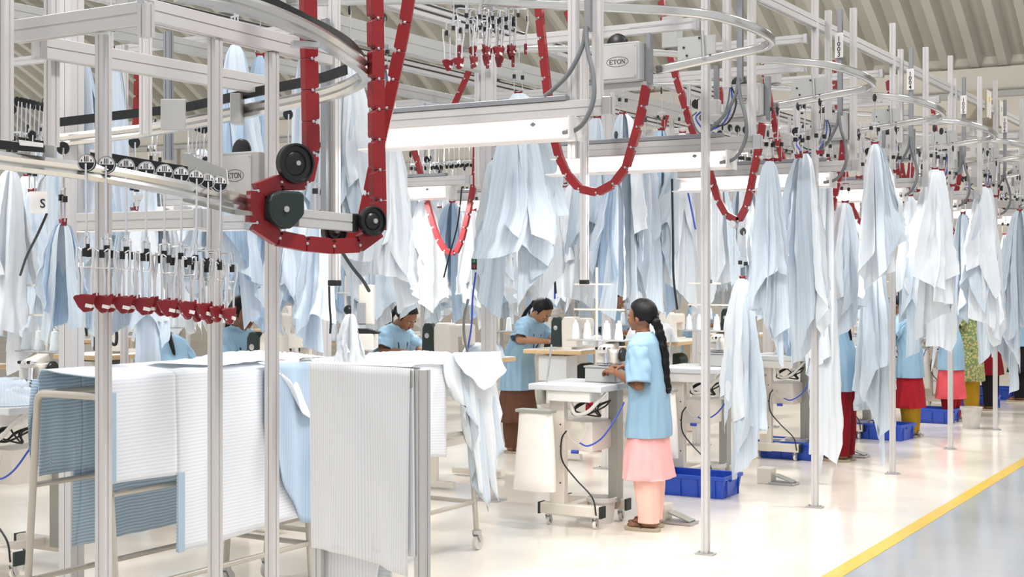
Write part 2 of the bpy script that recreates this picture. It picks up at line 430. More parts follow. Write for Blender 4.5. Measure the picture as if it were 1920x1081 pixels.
# ------------------------------------------------------------------ drive boxes with the maker's oval badge
def stroke_poly(mb, pts, w, o, ax, ay):
    for a, b in zip(pts, pts[1:]):
        d = Vector((b[0] - a[0], b[1] - a[1])); L = d.length; d /= L; nrm = Vector((-d.y, d.x)) * w / 2
        P = [(a[0] - d.x * w * .3 + nrm.x, a[1] - d.y * w * .3 + nrm.y), (b[0] + d.x * w * .3 + nrm.x, b[1] + d.y * w * .3 + nrm.y),
             (b[0] + d.x * w * .3 - nrm.x, b[1] + d.y * w * .3 - nrm.y), (a[0] - d.x * w * .3 - nrm.x, a[1] - d.y * w * .3 - nrm.y)]
        mb.prism(P, o, ax, ay, ax.cross(ay), .0012)
def eton(parent, o, ax, ay, s=1.0):
    """oval ring with serif capitals"""
    mb = MB(); th, tn = .0046 * s, .0022 * s; h = .012 * s; sf = .0028 * s
    def ser(x, y, w=.008): stroke_poly(mb, [(x - w * s / 2, y), (x + w * s / 2, y)], tn * .8, o, ax, ay)
    x0 = -.046 * s
    stroke_poly(mb, [(x0, -h), (x0, h)], th, o, ax, ay)
    for yy, L in ((-h, .017), (0, .011), (h, .016)): stroke_poly(mb, [(x0 - .003 * s, yy), (x0 + L * s, yy)], tn, o, ax, ay)
    for yy in (-h + .002 * s, h - .002 * s): stroke_poly(mb, [(x0 + .016 * s, yy - .003 * s), (x0 + .016 * s, yy + .003 * s)], tn, o, ax, ay)
    x0 = -.0125 * s
    stroke_poly(mb, [(x0, -h), (x0, h)], th, o, ax, ay); stroke_poly(mb, [(x0 - .012 * s, h), (x0 + .012 * s, h)], tn, o, ax, ay); ser(x0, -h)
    for q in (-1, 1): stroke_poly(mb, [(x0 + q * .012 * s, h), (x0 + q * .012 * s, h - .006 * s)], tn, o, ax, ay)
    x0 = .0155 * s; n = 20
    pts = [(x0 + .0115 * s * cos(2 * PI * i / n), (h + .0005) * sin(2 * PI * i / n)) for i in range(n + 1)]
    stroke_poly(mb, pts, .0034 * s, o, ax, ay)
    x0 = .034 * s; x1 = .053 * s
    stroke_poly(mb, [(x0, -h), (x0, h)], tn, o, ax, ay); stroke_poly(mb, [(x0, h), (x1, -h)], th, o, ax, ay); stroke_poly(mb, [(x1, -h), (x1, h)], tn, o, ax, ay)
    ser(x0, -h); ser(x1, h); ser(x0 - .002 * s, h)
    n = 40
    pts = [(.004 * s + .073 * s * cos(2 * PI * i / n), .030 * s * sin(2 * PI * i / n)) for i in range(n + 1)]
    stroke_poly(mb, pts, .0022 * s, o, ax, ay)
    return mb.obj('badge', 'ink', parent)
def drive_box(loc, label, rz=0, s=1.0, bar=True):
    t = thing('rail_drive_box', loc, label, 'drive unit', 'conveyor drive boxes', rz)
    MB().box((0, 0, 0), (.29, .20, .235)).obj('housing', 'box_grey', t, bevel=.008)
    b = MB().box((0, -.103, 0), (.262, .006, .20)); b.obj('cover_plate', 'light_alu', t, bevel=.002)
    b = MB(); [b.cyl((sx * .12, -.104, sz * .09), (sx * .12, -.11, sz * .09), .004, n=8) for sx in (-1, 1) for sz in (-1, 1)]
    b.obj('screw', 'zinc', t)
    eton(t, Vector((.0, -.1068, 0)), X, Z, .98)
    w = MB().lathe([(0, -.02), (.062, -.02), (.07, -.012), (.07, .012), (.062, .02), (0, .02)], (-.06, .03, .125), (0, 1, 0), 28); w.obj('guide_wheel', 'black', t, True)
    if bar:
        MB().box((0, .02, -.135), (.32, .12, .035)).obj('base_plate', 'box_grey', t, bevel=.004)
        MB().box((.165, .0, .02), (.03, .05, .30)).obj('side_channel', 'aluminium_grey', t)
    return t
for k in range(7):
    drive_box((-3.68, 7.6 + DY * k, 3.0), 'grey drive box with an oval ETON badge and black wheel, %s along the aisle' % ORD[k])
# ------------------------------------------------------------------ red chains
def chain(name, pts, label, w=.052, L=.098, th=.036, nrm=None, out=1, pulley=None):
    """pts: polyline (world). links are notched plates in the plane of the path"""
    P = spline(pts, 10); mb = MB()
    # resample
    d = [0]
    for a, b in zip(P, P[1:]): d.append(d[-1] + (b - a).length)
    N = max(2, int(d[-1] / L)); res = []
    j = 0
    for i in range(N + 1):
        s = d[-1] * i / N
        while j < len(d) - 2 and d[j + 1] < s: j += 1
        f = (s - d[j]) / max(1e-9, d[j + 1] - d[j]); res.append(P[j].lerp(P[j + 1], f))
    for a, b in zip(res, res[1:]):
        t = (b - a); ll = t.length; t.normalize(); n_ = nrm.normalized(); s = n_.cross(t).normalized() * out
        c = (a + b) / 2; h = ll / 2
        poly = [(-h * .99, -w * .5), (h * .99, -w * .5), (h * .99, w * .22), (h * .80, w * .30), (h * .84, w * .44), (h * .72, w * .5), (-h * .72, w * .5), (-h * .90, w * .42), (-h * .80, w * .26), (-h * .99, w * .20)]
        mb.prism(poly, c, t, s, n_ , th)
        mb.cyl(a + n_ * th * .62, a - n_ * th * .62, .007, n=8, mi=1)
    o = mb.obj('hanging_chain', ['red_plastic', 'zinc'], origin=pts[0], bevel=.0025); tag(o, label, 'drive chain', 'red drive chains')
    return o
def pix_on(u, v, y): return ony(u, v, y)
st_chain = [(1007, 12), (1022, 130), (1040, 262), (1060, 320), (1085, 352), (1110, 362), (1142, 352), (1172, 318), (1187, 270), (1202, 215), (1212, 160)]
base = [ony(u, v, 7.55) for u, v in st_chain]
for k in range(6):
    pts = [p + Vector((0, DY * k, (-.03 if k == 1 else 0) - .05 * (k % 2))) for p in base]
    pts[0].z += .3; pts[0].x -= .02
    pts.insert(0, pts[0] + Vector((-.03, 0, .25)))
    if k == 1:
        pts = [ony(u, v, 9.6) for u, v in ((1240, 0), (1256, 100), (1285, 200), (1305, 262), (1330, 320), (1345, 370), (1362, 402), (1378, 418), (1394, 402), (1405, 365), (1414, 320), (1422, 280), (1430, 230))]
    if k == 2:
        pts = [ony(u, v, 11.65) for u, v in ((1430, 120), (1448, 210), (1462, 280), (1484, 350), (1500, 400), (1520, 445), (1538, 455), (1552, 430), (1565, 370), (1576, 320), (1582, 260))]
    chain('drive_chain', pts, 'red link chain looping below the drive box, %s loop along the aisle' % ORD[k], L=.122, nrm=Y, w=.050)
for k, (u, v, d) in enumerate(((1376, 419, 0),)):
    p = ony(1376, 420, 9.56); t = thing('hanging_chain_pulley', p, 'small round grey weight at the bottom of the second red chain loop', 'pulley')
    MB().lathe([(0, -.03), (.026, -.03), (.03, -.02), (.03, .02), (.026, .03), (0, .03)], (0, 0, 0), (0, 1, 0), 20).obj('disc', 'zinc', t, True)
    MB().cyl((0, 0, 0), (0, 0, -.30), .003, n=6).obj('rod', 'chrome', t)
# second-row chains (seen between the near ones)
deep = [([(775, 280), (785, 310), (800, 375), (812, 420), (828, 460), (848, 478), (862, 460), (873, 420), (884, 370), (890, 330), (893, 270)], 10.4, 'red chain loop hanging under the far light over the second row'),
        ([(1010, 360), (1020, 410), (1028, 440), (1034, 470), (1038, 490)], 12.6, 'short visible stretch of red chain behind the white fabric bundles'),
        ([(884, 122), (868, 160), (850, 200), (842, 225)], 10.9, 'slanting red chain piece beside the wide post'),
        ([(1585, 350), (1588, 400), (1596, 440), (1612, 455), (1625, 440)], 14.8, 'red chain loop low between the aisle fabric bundles'),
        ([(1690, 305), (1694, 330), (1700, 345), (1706, 320), (1708, 300)], 15.6, 'small red chain loop beyond the fifth aisle fabric bundle'),
        ([(1897, 440), (1890, 480), (1884, 505)], 17.5, 'red chain piece at the far end of the aisle'),
        ([(1345, 140), (1352, 180), (1360, 200)], 12.5, 'short red chain stretch behind the second drive box'),
        ([(1062, 20), (1075, 60), (1080, 95)], 10.8, 'short red chain stretch left of the first drive box'),
        ([(118, 130), (116, 200), (110, 270)], 8.5, 'dark red chain stretch behind the leftmost posts'),
        ([(258, 120), (256, 200), (252, 272)], 8.4, 'red chain stretch behind the leftmost short hanging post'),
        ([(606, -10), (609, 60), (606, 160), (598, 240)], 8.0, 'thin red chain hanging behind the grey station post'),
        ([(1250, 215), (1240, 250), (1232, 285)], 12.2, 'red chain piece among the fabric tops in the middle')]
for pts, y, lab in deep:
    chain('drive_chain', [ony(u, v, y) for u, v in pts], lab, L=.122, nrm=Y, w=.048)
# ------------------------------------------------------------------ hanging station posts, lights, conduits, signs
def light_fixture(loc, L, label, group, tray=True, refl=True):
    """loc = right end of the beam; runs to -x"""
    t = thing('hanging_tube_light', loc, label, 'light', group)
    MB().sweep([(0, 0, 0), (-L, 0, 0)], tslot(.045, .08)).obj('beam', 'light_alu', t)
    if tray:
        MB().box((-L * .5 - .12, -.003, .055), (L - .26, .05, .026)).obj('cable_tray', 'aluminium_grey', t, bevel=.003)
    if not refl:
        MB().box((-L / 2, 0, -.046), (L - .01, .05, .008)).obj('diffuser_lip', 'white_enamel', t)
        MB().box((-.02, -.03, 0), (.05, .02, .09)).obj('end_cap', 'zinc', t, bevel=.004)
        return t
    # trough reflector, opened towards -y and down
    sec = [(.05, -.052), (.055, -.06), (.03, -.125), (-.045, -.155), (-.125, -.150), (-.125, -.158), (-.045, -.166), (.040, -.132), (.066, -.058), (.06, -.048), (-.05, -.045), (-.05, -.052)]
    MB().sweep([(-.18, 0, 0), (-L, 0, 0)], [(-a, b) for a, b in sec]).obj('reflector', 'reflector', t)
    b = MB(); b.box((-.185, -.03, -.105), (.008, .17, .115)); b.obj('end_plate', 'white_enamel', t)
    b = MB().box((-.215, -.035, -.10), (.04, .035, .04)); b.obj('lamp_socket', 'white_enamel', t, bevel=.004)
    MB().cyl((-.235, -.035, -.10), (-L + .05, -.035, -.10), .014, n=12).obj('tube', 'tube_glow', t, True)
    b = MB().box((-.02, -.03, 0), (.05, .02, .09)); b.obj('end_cap', 'zinc', t, bevel=.004)
    b = MB().prism([(0, -.012), (.018, 0), (0, .012), (-.018, 0)], (-.42, -.052, -.072), X, Z, Y, .004); b.obj('maker_mark', 'cable_grey', t)
    return t
YL = 6.07
for k in range(7):
    lab = '%s aisle station from the camera' % ORD[k]
    light_fixture((-3.0, YL + DY * k, 2.54), 1.45, 'fluorescent tube light on a beam over the ' + lab, 'aisle station lights')
    y = YL + DY * k
    zt = 3.72
    post(-3.115 + .028 * k, y + .06, 2.54, zt if k > 1 else 4.1, 'short hanging post carrying the light beam end, ' + lab, 'hanging posts at light ends', base=False, name='hanging_post')
    post(-3.25, y + .06, 2.9 if k > 0 else 2.3, zt if k > 1 else 4.1, 'short hanging post left of the grey conduit, ' + lab, 'hanging posts left of conduits', base=False, name='hanging_post', mt='aluminium')
    c = thing('hanging_conduit', (-3.15, y, 2.6), 'grey cable conduit with two flexible tails above the light, ' + lab, 'conduit', 'station conduits')
    MB().box((0, .03, .72), (.035, .035, .8)).obj('conduit', 'aluminium_grey', c, bevel=.003)
    MB().tube(spline([(0, .0, .34), (-.015, -.01, .24), (-.08, -.02, .12), (-.16, -.02, .05), (-.22, -.02, .01)], 5), .012, 8).obj('flexible_tail', 'cable_grey', c, True)
    MB().tube(spline([(0, .0, .34), (.02, -.02, .22), (.06, -.04, .10), (.075, -.06, -.02), (.04, -.07, -.12), (-.02, -.06, -.17), (-.10, -.05, -.18)], 5), .012, 8).obj('flexible_tail', 'cable_grey', c, True)
    post(-4.1, 7.9 + DY * k - .02, 1.69, 3.28, 'drop post ending at head height with a black cap, ' + lab, 'workstation drop posts', cap=True, base=False, name='hanging_post')
    if 2 <= k <= 6:
        s = thing('number_sign', (-3.145, y - .015, 3.44), 'white upright number plate reading %d' % (1001 + k), 'sign', 'station number plates')
        MB().box((0, 0, 0), (.062, .006, .185)).obj('plate', 'paper', s, bevel=.002)
        text_mesh(s, '\n'.join(str(1001 + k)), .05, (0, -.0042, -.012), X, Z, 'ink', spacing=.78)
# second row lights
for i, (lx, ly, lz, L) in enumerate(((-6.35, 10.1, 2.55, 1.5), (-6.35, 12.15, 2.55, 1.5), (-6.35, 14.2, 2.5, 1.5), (-6.35, 16.25, 2.5, 1.5), (-6.3, 8.0, 2.5, 1.5),
      (-9.6, 10.0, 2.5, 1.5), (-9.6, 13.2, 2.5, 1.5), (-9.6, 16.4, 2.5, 1.5), (-9.6, 19.6, 2.5, 1.5), (-12.2, 12.0, 2.5, 1.5), (-12.2, 16.0, 2.5, 1.5))):
    light_fixture((lx, ly, lz), L, 'fluorescent tube light over the second row, %s from the camera' % ORD[i] if i < 4 else ('near left fluorescent light over the second row' if i == 4 else 'distant fluorescent tube light deep in the hall'), 'second row lights' if i < 5 else 'deep hall lights', tray=i < 5)
for k in range(6):
    post(-6.32, 10.16 + DY * k - 2.05, 2.5, 3.74, 'hanging post at a second row light', 'second row hanging posts', base=False, name='hanging_post')
# beige cabinets on the far posts
for i, (u0, u1, v0, v1, d) in enumerate(((1816, 1849, 170, 224, 15.3), (1836, 1877, 190, 240, 15.9))):
    c = W((u0 + u1) / 2, (v0 + v1) / 2, d); h = (v1 - v0) * d / F; w = .24
    t = thing('control_cabinet', c, ['beige control cabinet with a yellow tag behind the number plates', 'beige control cabinet with a blue tag, right of its twin'][i], 'cabinet')
    MB().box((0, 0, 0), (w, .22, h)).obj('housing', 'kiosk_beige', t, bevel=.006)
    MB().box((w / 2 + .004, 0, 0), (.012, .20, h * .94)).obj('door', 'machine_cream', t, bevel=.003)
    MB().box((w / 2 + .012, -.02, h * .18), (.004, .04, .05)).obj('tag', 'yellow_tag' if i == 0 else 'cuff_blue', t)
    MB().box((-.05, .0, -h / 2 - .2), (.05, .05, .4)).obj('mount_post', 'aluminium', t)

for k in range(1, 7):
    t = thing('rail_valve_block', (-3.62, 6.75 + DY * k, 2.86), 'grey valve block with blue and black air hoses, ' + ORD[k] + ' along the aisle', 'valve block', 'station valve blocks')
    MB().box((0, 0, 0), (.14, .08, .10)).obj('housing', 'light_alu', t, bevel=.005)
    MB().box((.05, 0, .16), (.03, .03, .24)).obj('mount_post', 'aluminium_grey', t)
    for i, (a, m_) in enumerate(((.0, 'hose_blue'), (.03, 'cable_black'), (-.03, 'cable_grey'))):
        MB().tube(spline([(-.05 + a, -.04, -.03), (-.06 + a, -.10, -.08), (.02 + a, -.12, -.16 + a), (.12 + a, -.06, -.12), (.16 + a, 0, .02), (.14, .02, .16)], 5), .006, 6).obj('hose', m_, t, True)
    MB().lathe([(0, -.014), (.032, -.014), (.036, 0), (.032, .014), (0, .014)], (-.09, -.01, .03), (0, 1, 0), 18).obj('knob', 'black', t, True)
    MB().cyl((-.14, -.03, .02), (-.14, -.03, .16), .014, n=10).obj('cylinder', 'chrome', t, True)
# ------------------------------------------------------------------ hangers
def hanger_parts(t, face=True, arm_rot=25):
    """origin = wheel centre, hangs down ~.54 m"""
    w = MB().lathe([(0, -.006), (.029, -.006), (.033, -.003), (.033, .003), (.029, .006), (0, .006)], (0, 0, 0), (1, 0, 0), 24)
    wo = w.obj('wheel', 'black', t, True)
    if face:
        f = MB()
        f.prism([(.026 * cos(a), .026 * sin(a)) for a in [PI * i / 12 for i in range(13)]], (.0068, 0, .001), Y, Z, X, .0012)
        f.obj('wheel_face', 'paper', wo)
        g = MB(); g.lathe([(.0275, .0062), (.031, .0062), (.031, .0075), (.0275, .0075)], (0, 0, 0), (1, 0, 0), 24); g.obj('wheel_rim', 'zinc', wo)
        q = MB(); [q.box((.0078, a, b), (.001, c, d)) for a, b, c, d in ((0, .014, .003, .02), (.006, .014, .003, .02), (-.006, .014, .003, .02), (.017, .008, .004, .008), (-.017, .008, .004, .008))]
        q.obj('wheel_pattern', 'ink', wo)
    MB().tube(spline([(.012, 0, -.004), (.013, 0, -.04), (.01, 0, -.15), (.004, 0, -.26), (0, 0, -.275)], 3), .0042, 8).obj('rod', 'chrome', t, True)
    MB().cyl((0, 0, -.255), (0, 0, -.30), .008, n=10).obj('collar', 'chrome', t, True)
    MB().cyl((0, 0, -.30), (0, 0, -.325), .0105, n=10).obj('grip', 'black', t, True)
    R = Matrix.Rotation(rad(arm_rot), 3, 'Z')
    def P(x, y, z): return R @ Vector((x, y, z))
    for s in (-1, 1):
        MB().tube(spline([P(0, 0, -.275), P(s * .03, 0, -.272), P(s * .055, 0, -.276), P(s * .058, 0, -.29), P(s * .058, 0, -.315)], 3), .0042, 6).obj('arm', 'chrome', t, True)
        MB().cyl(P(s * .058, 0, -.318), P(s * .058, 0, -.348), .0095, n=10).obj('grip', 'black', t, True)
        b = MB().tube([P(s * .058, -.006, -.325), P(s * .058, -.022, -.315), P(s * .058, -.026, -.33), P(s * .058, -.021, -.385), P(s * .058, .021, -.385), P(s * .058, .026, -.33), P(s * .058, .022, -.315), P(s * .058, .006, -.325)], .0028, 6)
        b.obj('wire_frame', 'chrome', t, True)
        for q in (-1, 1):
            MB().tube([P(s * .058, q * .027, -.315), P(s * .058 + .002, q * .028, -.36), P(s * .05, q * .022, -.42), P(s * .048, q * .022, -.535)], .0046, 8).obj('clamp_rod', 'bright_steel', t, True)
        poly = [(-.042, .018), (-.034, .026), (-.012, .030), (.014, .026), (.036, .036), (.036, .018), (.030, 0), (.014, -.034), (-.004, -.038), (-.024, -.018)]
        j = MB().prism(poly, P(s * .045, 0, -.515), R @ Y, Z, R @ X, .018); jo = j.obj('jaw', 'dark_red', t, bevel=.004)
        k = MB().box(P(s * .045 + .006, .012, -.528), (.016, .022, .013), R=R @ Matrix.Rotation(rad(-12), 3, 'X')); k.obj('jaw_tag', 'paper', jo)
def make_hanger(loc, label, group, rz=0, rot=25):
    t = thing('garment_hanger', loc, label, 'hanger', group, rz); hanger_parts(t, True, rot); return t
HG0 = thing('garment_hanger', (0, 0, 0), 'x', 'hanger'); hanger_parts(HG0)
def hanger(loc, label, group, rz=0): return dup(HG0, loc, rz, label, group)
# compact hanger for far ones: clamp close under the wheel
def short_hanger_parts(t):
    MB().lathe([(0, -.006), (.029, -.006), (.033, 0), (.029, .006), (0, .006)], (0, 0, 0), (1, 0, 0), 14).obj('wheel', 'black', t)
    MB().cyl((0.01, 0, 0), (0, 0, -.22), .005, n=6).obj('rod', 'chrome', t)
    b = MB()
    for s in (-1, 1): b.bar((s * .03, 0, -.2), (s * .03, 0, -.36), .008, .004); 
    b.bar((-.034, 0, -.2), (.034, 0, -.2), .01, .01); b.obj('clamp_rod', 'chrome', t)
    b = MB(); b.box((-.03, 0, -.24), (.022, .022, .03)); b.box((.03, 0, -.25), (.022, .022, .03)); b.obj('grip', 'black', t)
    MB().prism([(-.032, .016), (0, .008), (.032, .018), (.022, -.018), (0, -.01), (-.022, -.018)], (0, 0, -.36), X, Z, Y, .024).obj('jaw', 'dark_red', t)
HG1 = thing('garment_hanger', (0, 0, 0), 'x', 'hanger'); short_hanger_parts(HG1)
def hanger_s(loc, label, group, rz=0): return dup(HG1, loc, rz, label, group)
# ------------------------------------------------------------------ hanging fabric bundles
def jag(r, n):
    kn = [r.uniform(.60, .95) for _ in range(n)]
    kn[r.randrange(n)] = 1.0
    def f(s):
        x = s * (n - 1); i = min(int(x), n - 2); t = x - i
        return kn[i] * (1 - t) + kn[i + 1] * t
    return f
def panel_mb(seed, L, R, om, a0, folds, lo=1.0, NS=84, NT=30, depth=.34):
    r = random.Random(seed); J = jag(r, r.choice((4, 5)))
    ph = [r.uniform(0, 6.28) for _ in range(6)]; am = [r.uniform(.5, 1) for _ in range(3)]
    q1, q2 = r.uniform(-.5, .5), r.uniform(.3, .9); sway = r.uniform(-.06, .06)
    def fn(s, t):
        w = .16 + .84 * t ** .50
        th = a0 + om * (s - .5) * (1 - .15 * t) + .25 * sin(3 * t + ph[4]) * t
        f = (am[0] * sin(2 * PI * folds * s + ph[0] + q1 * t * 3) + .6 * am[1] * sin(2 * PI * folds * 1.73 * s + ph[1] - 2 * t) + .2 * am[2] * sin(2 * PI * folds * 3.1 * s + ph[2] + 3 * t))
        g_ = 1 - 2 * abs(sin(PI * folds * 1.25 * s + ph[3] + .9 * t)) ** .6
        f = .62 * f + .75 * g_
        fade = .45 + .55 * min(1, t * 2)
        rr = R * w * (1 + depth * f * fade * (1 - .25 * t))
        th += .10 * cos(2 * PI * folds * s + ph[0] + q1 * 3 * t) * fade
        ln = lo * J(s)
        z = -L * (t * (1 - .12 * t) + .12 * t * t) * (1 + (ln - 1) * t)
        # slack: drop lines sag a little where the sheet is loose
        rr *= 1 + .18 * sin(5 * t + ph[5] + 6 * s) * t * (1 - t)
        rr += R * (.10 * noise.noise((s * 7 + seed, t * 4, seed * 1.7)) + .06 * noise.noise((s * 16 + t * 6, t * 9, seed * 2.3))) * min(1, t * 3)
        return Vector((rr * cos(th) + sway * t * t * L, rr * sin(th), z))
    return MB().grid(fn, NS, NT, uvf=lambda s, t: (s * R * 2.4, t * L))
def bundle_proto(seed, mats, L=1.35, R=.2):
    """three layered sheets pinched at the top; origin = pinch point"""
    t = thing('hanging_fabric', (0, 0, -50), 'x', 'fabric')
    r = random.Random(seed * 11)
    for i in range(3):
        a0 = r.uniform(0, 6.28) if i else -1.1
        mb = panel_mb(seed * 7 + i, L * (1, .86, .70)[i], R * (.80, .95, 1.05)[i], (5.2, 3.4, 2.6)[i], a0 + i * 2.2, (3.2, 2.3, 1.8)[i] + r.uniform(-.4, .4), depth=(.40, .34, .28)[i])
        mb.obj('fabric_panel', mats[i % len(mats)], t, True, auto=False)
    return t
CP, CW, CB, CT_ = 'cloth_pale', 'cloth_white', 'cloth_blue', 'cloth_twill'
PROTO = [bundle_proto(1, [CP, CW]), bundle_proto(2, [CW, CP]), bundle_proto(3, [CP]), bundle_proto(4, [CP, CB]), bundle_proto(5, [CW, CT_]), bundle_proto(6, [CB, CP]),
         bundle_proto(7, [CP, CP, CW]), bundle_proto(8, [CW]), bundle_proto(9, [CB])]
used = set(); placed = []
def clash(p, r): return any((p.x - a) ** 2 + (p.y - b) ** 2 < (.5 * (r + c)) ** 2 for a, b, c in placed)
def bundle(loc, w, L, v, label, group, rz=None, hang=True, hg='x', sy=None):
    """w, L in metres"""
    rz = rnd.uniform(0, 6.28) if rz is None else rz
    sx = w / .46; s = (sx, sx if sy is None else sy, L / 1.35)
    if v not in used:
        used.add(v); o = PROTO[v]; o.location = loc; o.rotation_euler = (0, 0, rz); o.scale = s; o['label'] = label
        if group: o['group'] = group
    else: o = dup(PROTO[v], loc, rz, label, group, s)
    if hang:
        hanger_s(Vector(loc) + Vector((0, 0, .365)), hg[0], hg[1], rnd.uniform(-.5, .8))
    return o
HGN = ('short chrome hanger with a red jaw holding fabric deep in the hall', 'fabric hangers in the hall')
HGA = ('short chrome hanger gripping fabric in the middle of the picture', 'fabric hangers in the middle')
# explicit bundles: u at top, v top, v bottom, width px at the bottom, depth, prototype, label
EX = [
 (22, 318, 660, 120, 8.4, 4, 'white fabric bundle hanging at the left edge above the overlock machine'),
 (92, 330, 640, 110, 9.2, 7, 'white fabric bundle between the left edge bundle and the tall blue one'),
 (142, 80, 600, 130, 7.2, 5, 'tall blue striped fabric bundle behind the leftmost posts'),
 (208, 95, 560, 110, 7.6, 2, 'tall pale fabric bundle between the left short posts'),
 (118, 418, 650, 95, 6.75, 3, 'short grey-blue fabric bundle just left of the red clamps'),
 (252, 395, 695, 140, 7.4, 6, 'pale fabric bundle with a pointed hem behind the red clamps'),
 (318, 420, 600, 90, 10.4, 7, 'bright white fabric bundle glowing under the left tube light'),
 (372, 440, 620, 80, 11.2, 4, 'far white fabric bundle above the stooping worker at left'),
 (440, 85, 620, 125, 7.9, 3, 'tall blue fabric bundle left of the black guide wheel'),
 (488, 105, 600, 95, 8.6, 5, 'tall blue-striped fabric bundle right behind the front motor'),
 (385, 400, 590, 90, 9.6, 2, 'pale fabric bundle beside the last chrome hangers'),
 (540, 330, 655, 110, 8.2, 0, 'pale fabric bundle below the red chain bend'),
 (598, 400, 662, 112, 7.7, 6, 'pale fabric bundle with one long point left of the drop post'),
 (572, 90, 560, 90, 9.2, 2, 'tall pale fabric bundle behind the vertical red chain'),
 (655, 120, 560, 110, 9.4, 1, 'tall fabric bundle between the two vertical chain runs'),
 (735, 262, 590, 120, 9.2, 7, 'plump white fabric bundle right of the vertical red chain'),
 (720, 128, 330, 60, 10.0, 6, 'small pale bundle high between the slanting and vertical chains'),
 (700, 430, 640, 90, 10.6, 1, 'white fabric bundle above the worker looking down'),
 (645, 440, 640, 80, 10.2, 3,
  'blue-grey fabric bundle behind the thread-cutter box'),
 (500, 440, 640, 90, 9.4, 8, 'blue fabric bundle low between the front motor and the half hidden woman'),
 (770, 360, 585, 80, 13.4, 2, 'pale fabric bundle behind the left arm of the V shaped chain'),
 (825, 390, 600, 80, 14.2, 7, 'bright fabric bundle seen through the V shaped chain'),
 (565, 430, 610, 80, 10.2, 5, 'blue fabric bundle far behind the lowest red chain links'),
 (755, 400, 600, 70, 11.0, 0, 'pale fabric bundle above the head of the woman looking down'),
 (292, 330, 640, 90, 9.6, 0, 'pale fabric bundle far behind the middle chrome hangers'),
 (60, 360, 640, 90, 8.9, 0, 'pale fabric bundle between two white ones above the far left machine'),
 (800, 372, 590, 95, 13.2, 1, 'white fabric bundle left of the V shaped chain'),
 (848, 380, 610, 90, 13.7, 5, 'blue fabric bundle inside the V shaped chain'),
 (888, 395, 620, 70, 13.1, 7, 'white fabric bundle right of the V shaped chain'),
 (972, 176, 590, 165, 9.9, 2, 'large pale pleated fabric bundle beside the wide middle post'),
 (925, 300, 600, 90, 10.6, 0, 'pale bundle half behind the wide middle post'),
 (1022, 300, 560, 90, 11.0, 1, 'white bundle left of the first drop post'),
 (1120, 222, 590, 110, 11.2, 2, 'pale fabric bundle right of the first drop post'),
 (1168, 214, 575, 110, 11.8, 6, 'fabric bundle hanging behind the curved red chain'),
 (1210, 300, 590, 90, 12.2, 0, 'pale fabric bundle above the standing woman'),
 (1240, 245, 600, 100, 12.4, 5, 'blue fabric bundle right of the curved red chain'),
 (1280, 250, 590, 90, 12.4, 1, 'white fabric bundle just left of the nearest aisle post'),
 (1155, 340, 600, 100, 10.9, 3, 'blue-white fabric bundle with folded squares near the centre'),
 (1075, 345, 590, 90, 12.6, 4, 'white twill bundle behind the first drop post'),
 (1045, 350, 560, 80, 13.6, 8, 'blue fabric bundle deep behind the seated row'),
 (1350, 330, 570, 80, 12.0, 1, 'white fabric bundle right of the nearest aisle post'),
 (1388, 345, 600, 90, 12.6, 6, 'pale fabric bundle inside the second chain loop'),
 (1393, 522, 900, 92, 10.75, 6, 'long pale fabric bundle dropping into the first blue crate'),
 (1443, 302, 690, 96, 10.1, 2, 'broad pale fabric bundle, first in the aisle row'),
 (1508, 288, 690, 112, 10.3, 0, 'broad pale fabric bundle behind the second aisle post'),
 (1550, 300, 935, 90, 11.5, 4, 'very long white twill bundle reaching the second blue crate'),
 (1585, 380, 640, 86, 12.0, 6, 'pale fabric bundle behind the maroon trousers worker'),
 (1640, 270, 560, 96, 10.9, 1, 'white fabric bundle hung high before the third aisle post'),
 (1636, 440, 885, 92, 12.6, 2, 'long pale fabric bundle reaching down to the third blue crate'),
 (1706, 368, 670, 76, 12.9, 6, 'pale fabric bundle right of the third aisle post'),
 (1752, 318, 640, 104, 12.3, 7, 'bright white fabric bundle before the fourth aisle post'),
 (1765, 320, 700, 84, 12.8, 4, 'white fabric bundle with long point above the coral skirt'),
 (1842, 350, 650, 92, 14.0, 1, 'white fabric bundle between the last two aisle posts'),
 (1852, 352, 690, 74, 14.6, 0, 'pale fabric bundle above the yellow printed tunic'),
 (1912, 395, 700, 84, 15.2, 2, 'pale fabric bundle at the right edge of the view'),
 (1806, 400, 640, 66, 14.8, 2, 'pale fabric bundle left of the yellow printed tunic'),
 (1885, 440, 740, 64, 15.8, 6, 'long pale fabric bundle right of the last aisle post'),
 (1410, 360, 640, 70, 12.9, 3, 'blue fabric bundle just left of the first aisle bundle'),
 (1478, 400, 700, 66, 12.9, 5, 'blue fabric bundle glimpsed between the first two aisle bundles'),
]
for i, (u, v0, v1, wp, d, pv, lab) in enumerate(EX):
    for dd in (0, .2, -.2, .4, -.4, .6, -.6, .8, 1.0, 1.3, 1.6):
        p = W(u, v0, d + dd)
        if not clash(p, .66 * wp * d / F): break
    else: p = W(u, v0, d); dd = 0
    d += dd; L = (v1 - v0) * d / F; w = wp * d / F; placed.append((p.x, p.y, .66 * w))
    bundle(p, w, L, pv, lab, None, rz=rnd.uniform(0, 6.28) if pv not in (4,) else 1.0, hg=HGA if u < 1430 else ('short chrome hanger with red jaw over the aisle edge bundles', 'fabric hangers over the aisle edge'), sy=min(w / .46, 1.3))
